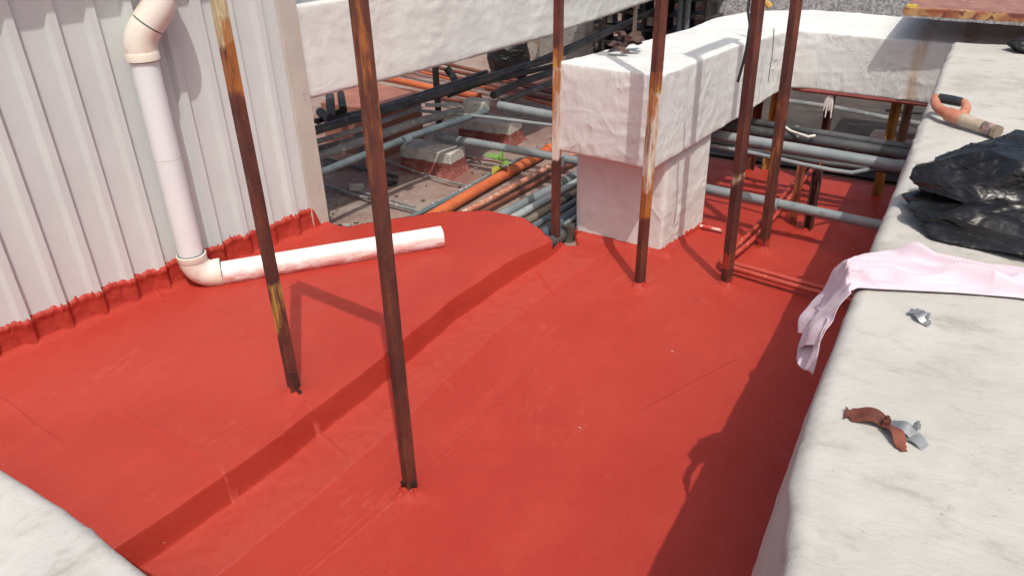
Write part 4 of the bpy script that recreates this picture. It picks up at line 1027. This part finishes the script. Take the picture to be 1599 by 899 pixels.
# shovel handle
sh = thing('shovel_handle', 'broken shovel handle with orange D grip lying on the right duct', 'shovel handle', tuple(PZ(1490, 180, ZT)))
OG = m_plain('faded_orange_plastic', (.42, .15, .085), (.50, .23, .15), rough=.45, scale=14, bump=.05); BG = m_plain('black_grip', (.02, .025, .03), (.05, .055, .06), rough=.45)
WO = m_plain('worn_wood', (.38, .31, .22), (.46, .39, .30), rough=.6, scale=30)
zc = ZT + .035; gl = PZ(1466, 153, zc + .03); gr = PZ(1502, 160, zc + .03); nk = PZ(1488, 181, zc)
ax = (gr - gl); mid = (gl + gr) / 2; sd_ = PZ(1558, 207, ZT + .022)
MB().tube([gl + ax * .02, gl.lerp(gr, .5), gr - ax * .02], [.0165, .0175, .0165], 18).build('grip', BG, sh)
pl = [gl, gl - ax * .16, gl - ax * .22 + (nk - mid) * .30, gl - ax * .12 + (nk - mid) * .72, nk + (nk - mid) * .08 - ax * .02]
pr = [gr, gr + ax * .13, gr + ax * .16 + (nk - mid) * .30, gr - ax * .02 + (nk - mid) * .72, nk + (nk - mid) * .08 + ax * .02]
def smooth_pts(P, k=3):
    for _ in range(k):
        Q = [P[0]]
        for a, b in zip(P, P[1:]): Q += [a.lerp(b, .25), a.lerp(b, .75)]
        P = Q + [P[-1]]
    return P
for P_ in (pl, pr):
    P_ = smooth_pts(P_); n = len(P_); MB().tube(P_, [lerp(.012, .020, k / n) for k in range(n)], 14).build('handle_arm', OG, sh)
dsh = (sd_ - nk)
MB().tube([nk - dsh * .12, nk + dsh * .12, nk + dsh * .2], [.024, .024, .0225], 18).build('socket', OG, sh)
MB().tube([nk + dsh * .15, nk + dsh * .5, nk + dsh * .68], [.0215, .021, .021], 20).build('shaft', WO, sh)
MB().tube([nk + dsh * .68, nk + dsh * .92], [.0213, .0213], 20).build('worn_sticker', m_plain('torn_sticker', (.10, .085, .08), (.40, .30, .25), scale=40, spots=(.45, .2, .15), spot_scale=60, spot_t=.55), sh)
MB().tube([nk + dsh * .92, nk + dsh * 1.02], [.0225, .023], 20).build('ferrule', m_plain('dull_brass', (.33, .27, .19), (.25, .2, .14), rough=.4, metal=.4), sh)

# steel strut clamps
def strap(path, width, side, th=.0022, holes=None):
    """bent flat strip: path points, width direction side"""
    m = MB(); pts = [Vector(p) for p in path]; side = Vector(side).normalized(); n = len(pts); rows = []
    for i, p in enumerate(pts):
        t = (pts[min(i + 1, n - 1)] - pts[max(i - 1, 0)]).normalized(); nr = side.cross(t).normalized(); w = width[i] if isinstance(width, list) else width
        rows.append([p - side * w / 2, p + side * w / 2, p + side * w / 2 + nr * th, p - side * w / 2 + nr * th])
    for r in rows: m.v += r
    for i in range(n - 1):
        for j in range(4): m.f.append((i * 4 + j, i * 4 + (j + 1) % 4, i * 4 + 4 + (j + 1) % 4, i * 4 + 4 + j))
    m.f.append((3, 2, 1, 0)); e = (n - 1) * 4; m.f.append((e, e + 1, e + 2, e + 3)); return m
def place(m, c, rz, tilt=0, roll=0):
    rt = Matrix.Rotation(rz, 3, 'Z') @ Matrix.Rotation(tilt, 3, 'X') @ Matrix.Rotation(roll, 3, 'Y'); m.v = [Vector(c) + rt @ v for v in m.v]; return m
def clamp_half(c, rz, tilt, roll, mat, parent, name='clamp_half', k=1.0):
    path = []; W_ = []
    for i in range(15):
        u_ = i / 14; x = -.052 + u_ * .104
        z = .0 if u_ < .18 else .017 * math.sin((u_ - .18) / .60 * math.pi) if u_ < .78 else 0
        path.append((x * k, 0, z * k))
        W_.append((.036 if u_ < .06 else .020 if u_ < .14 else .038 if u_ < .75 else .032 if u_ < .92 else .018) * k)
    m = strap(path, W_, (0, 1, 0)); return place(m, c, rz, tilt, roll).build(name, mat, parent, angle=30, fix=True)
def bolt_or_hole(c, parent, mat, r=.006, h=.008, axis=(0, 0, 1)):
    a = Vector(axis).normalized(); m = MB(); m.tube([Vector(c), Vector(c) + a * h], r, 6); m.tube([Vector(c) + a * h, Vector(c) + a * (h + .006)], r * .5, 8); m.build('bolt_or_hole', mat, parent)
RC = m_rust('clamp_rust', [], -.03)
rc_ = PZ(1392, 672, ZT)
t = thing('pipe_clamp', 'rusty steel pipe clamp pair with zinc straps nearest the camera on the right duct', 'clamp', tuple(rc_))
def at(px, py, h=0.006): return PZ(px, py, ZT + h)
ang = lambda a, b: math.atan2((b - a).y, (b - a).x)
clamp_half(at(1362, 656, .010), ang(at(1330, 648), at(1395, 664)), .15, .08, RC, t, k=.86)
clamp_half(at(1397, 680, .016), ang(at(1378, 658), at(1415, 702)), -.2, .12, RC, t, k=.62)
clamp_half(at(1412, 672, .012), ang(at(1395, 660), at(1455, 688)), .2, .0, STEEL, t, k=.62)
clamp_half(at(1430, 692, .006), ang(at(1402, 676), at(1455, 706)), .0, -.02, STEEL, t, k=.60)
bolt_or_hole(at(1384, 660, .022), t, RUSTD, .007); bolt_or_hole(at(1431, 668, .018), t, STEEL, .006)
t = thing('pipe_clamp', 'single grey zinc pipe clamp near the pink cloth', 'clamp', tuple(PZ(1440, 497, ZT)))
clamp_half(at(1439, 495, .012), ang(at(1428, 483), at(1452, 506)), .5, .0, STEEL, t, k=.55); 
MB().box(at(1434, 488, .014), (.034, .016, .003), Matrix.Rotation(-.1, 3, 'Z')).build('tab', STEEL, t, bevel=.0005)
m = MB(); m.tube([at(1447, 503, .008), at(1451, 489, .030)], .0028, 8); m.build('bolt_or_hole', STEEL, t)
m = MB(); c_ = at(1315, 615, .001)
for k in range(6):
    a0 = k * math.pi / 3; a1_ = (k + 1) * math.pi / 3
    P_ = [(r_ * math.cos(a_), r_ * math.sin(a_), z_) for z_ in (0, .005) for r_, a_ in ((.0065, a0), (.0065, a1_), (.003, a1_), (.003, a0))]
    m.add([c_ + Vector(p) for p in P_], [(0, 1, 2, 3), (7, 6, 5, 4), (0, 4, 5, 1), (2, 6, 7, 3)])
m.build('hex_nut', STEEL, label='tiny zinc hex nut lying between the pink cloth and the rusty clamps', cat='nut', fix=True)

# pile of rusty clamps on the branch duct
c_ = PZ(977, 78, 1.0); t = thing('clamp_pile', 'dark brown rusty pile of pipe clamps on top of the branch duct', 'clamps', (c_.x, c_.y, .985))
RB = m_plain('dark_brown_rust', (.06, .032, .026), (.12, .065, .052), rough=.7, scale=14, bump=.4)
random.seed(12)
for k in range(9):
    a = random.uniform(0, 6.28); clamp_half(c_ + Vector((.055 * math.cos(a), .055 * math.sin(a), .012 + .007 * k)), random.uniform(0, 6.28), random.uniform(-.35, .35), random.uniform(-.3, .3), RB, t, k=random.uniform(.75, 1.05))
for k in range(3): bolt_or_hole(c_ + Vector((random.uniform(-.05, .05), random.uniform(-.05, .05), .05)), t, RUSTD, .008, .02)
clamp_half(c_ + Vector((.0, -.085, .012)), .1, .2, 0, RB, t, k=1.0)

# small debris on the red roof
random.seed(3)
dm = m_plain('pale_chip', (.6, .4, .33), (.5, .3, .25))
for i, (px, py, lab) in enumerate(((1050, 549, 'tiny pale splinter on the red roof left of the shadow'), (905, 668, 'tiny pale chip in the middle of the red roof'))):
    p = PZ(px, py, .008); m = MB(); m.tube([p + Vector((-.007, 0, 0)), p + Vector((0, .002, .003)), p + Vector((.006, -.002, 0))], .0016, 5); m.build('paint_chip', dm, label=lab, cat='debris')

S.render.engine = 'CYCLES'
for o in bpy.data.objects:
    if '_o' in o: del o['_o']
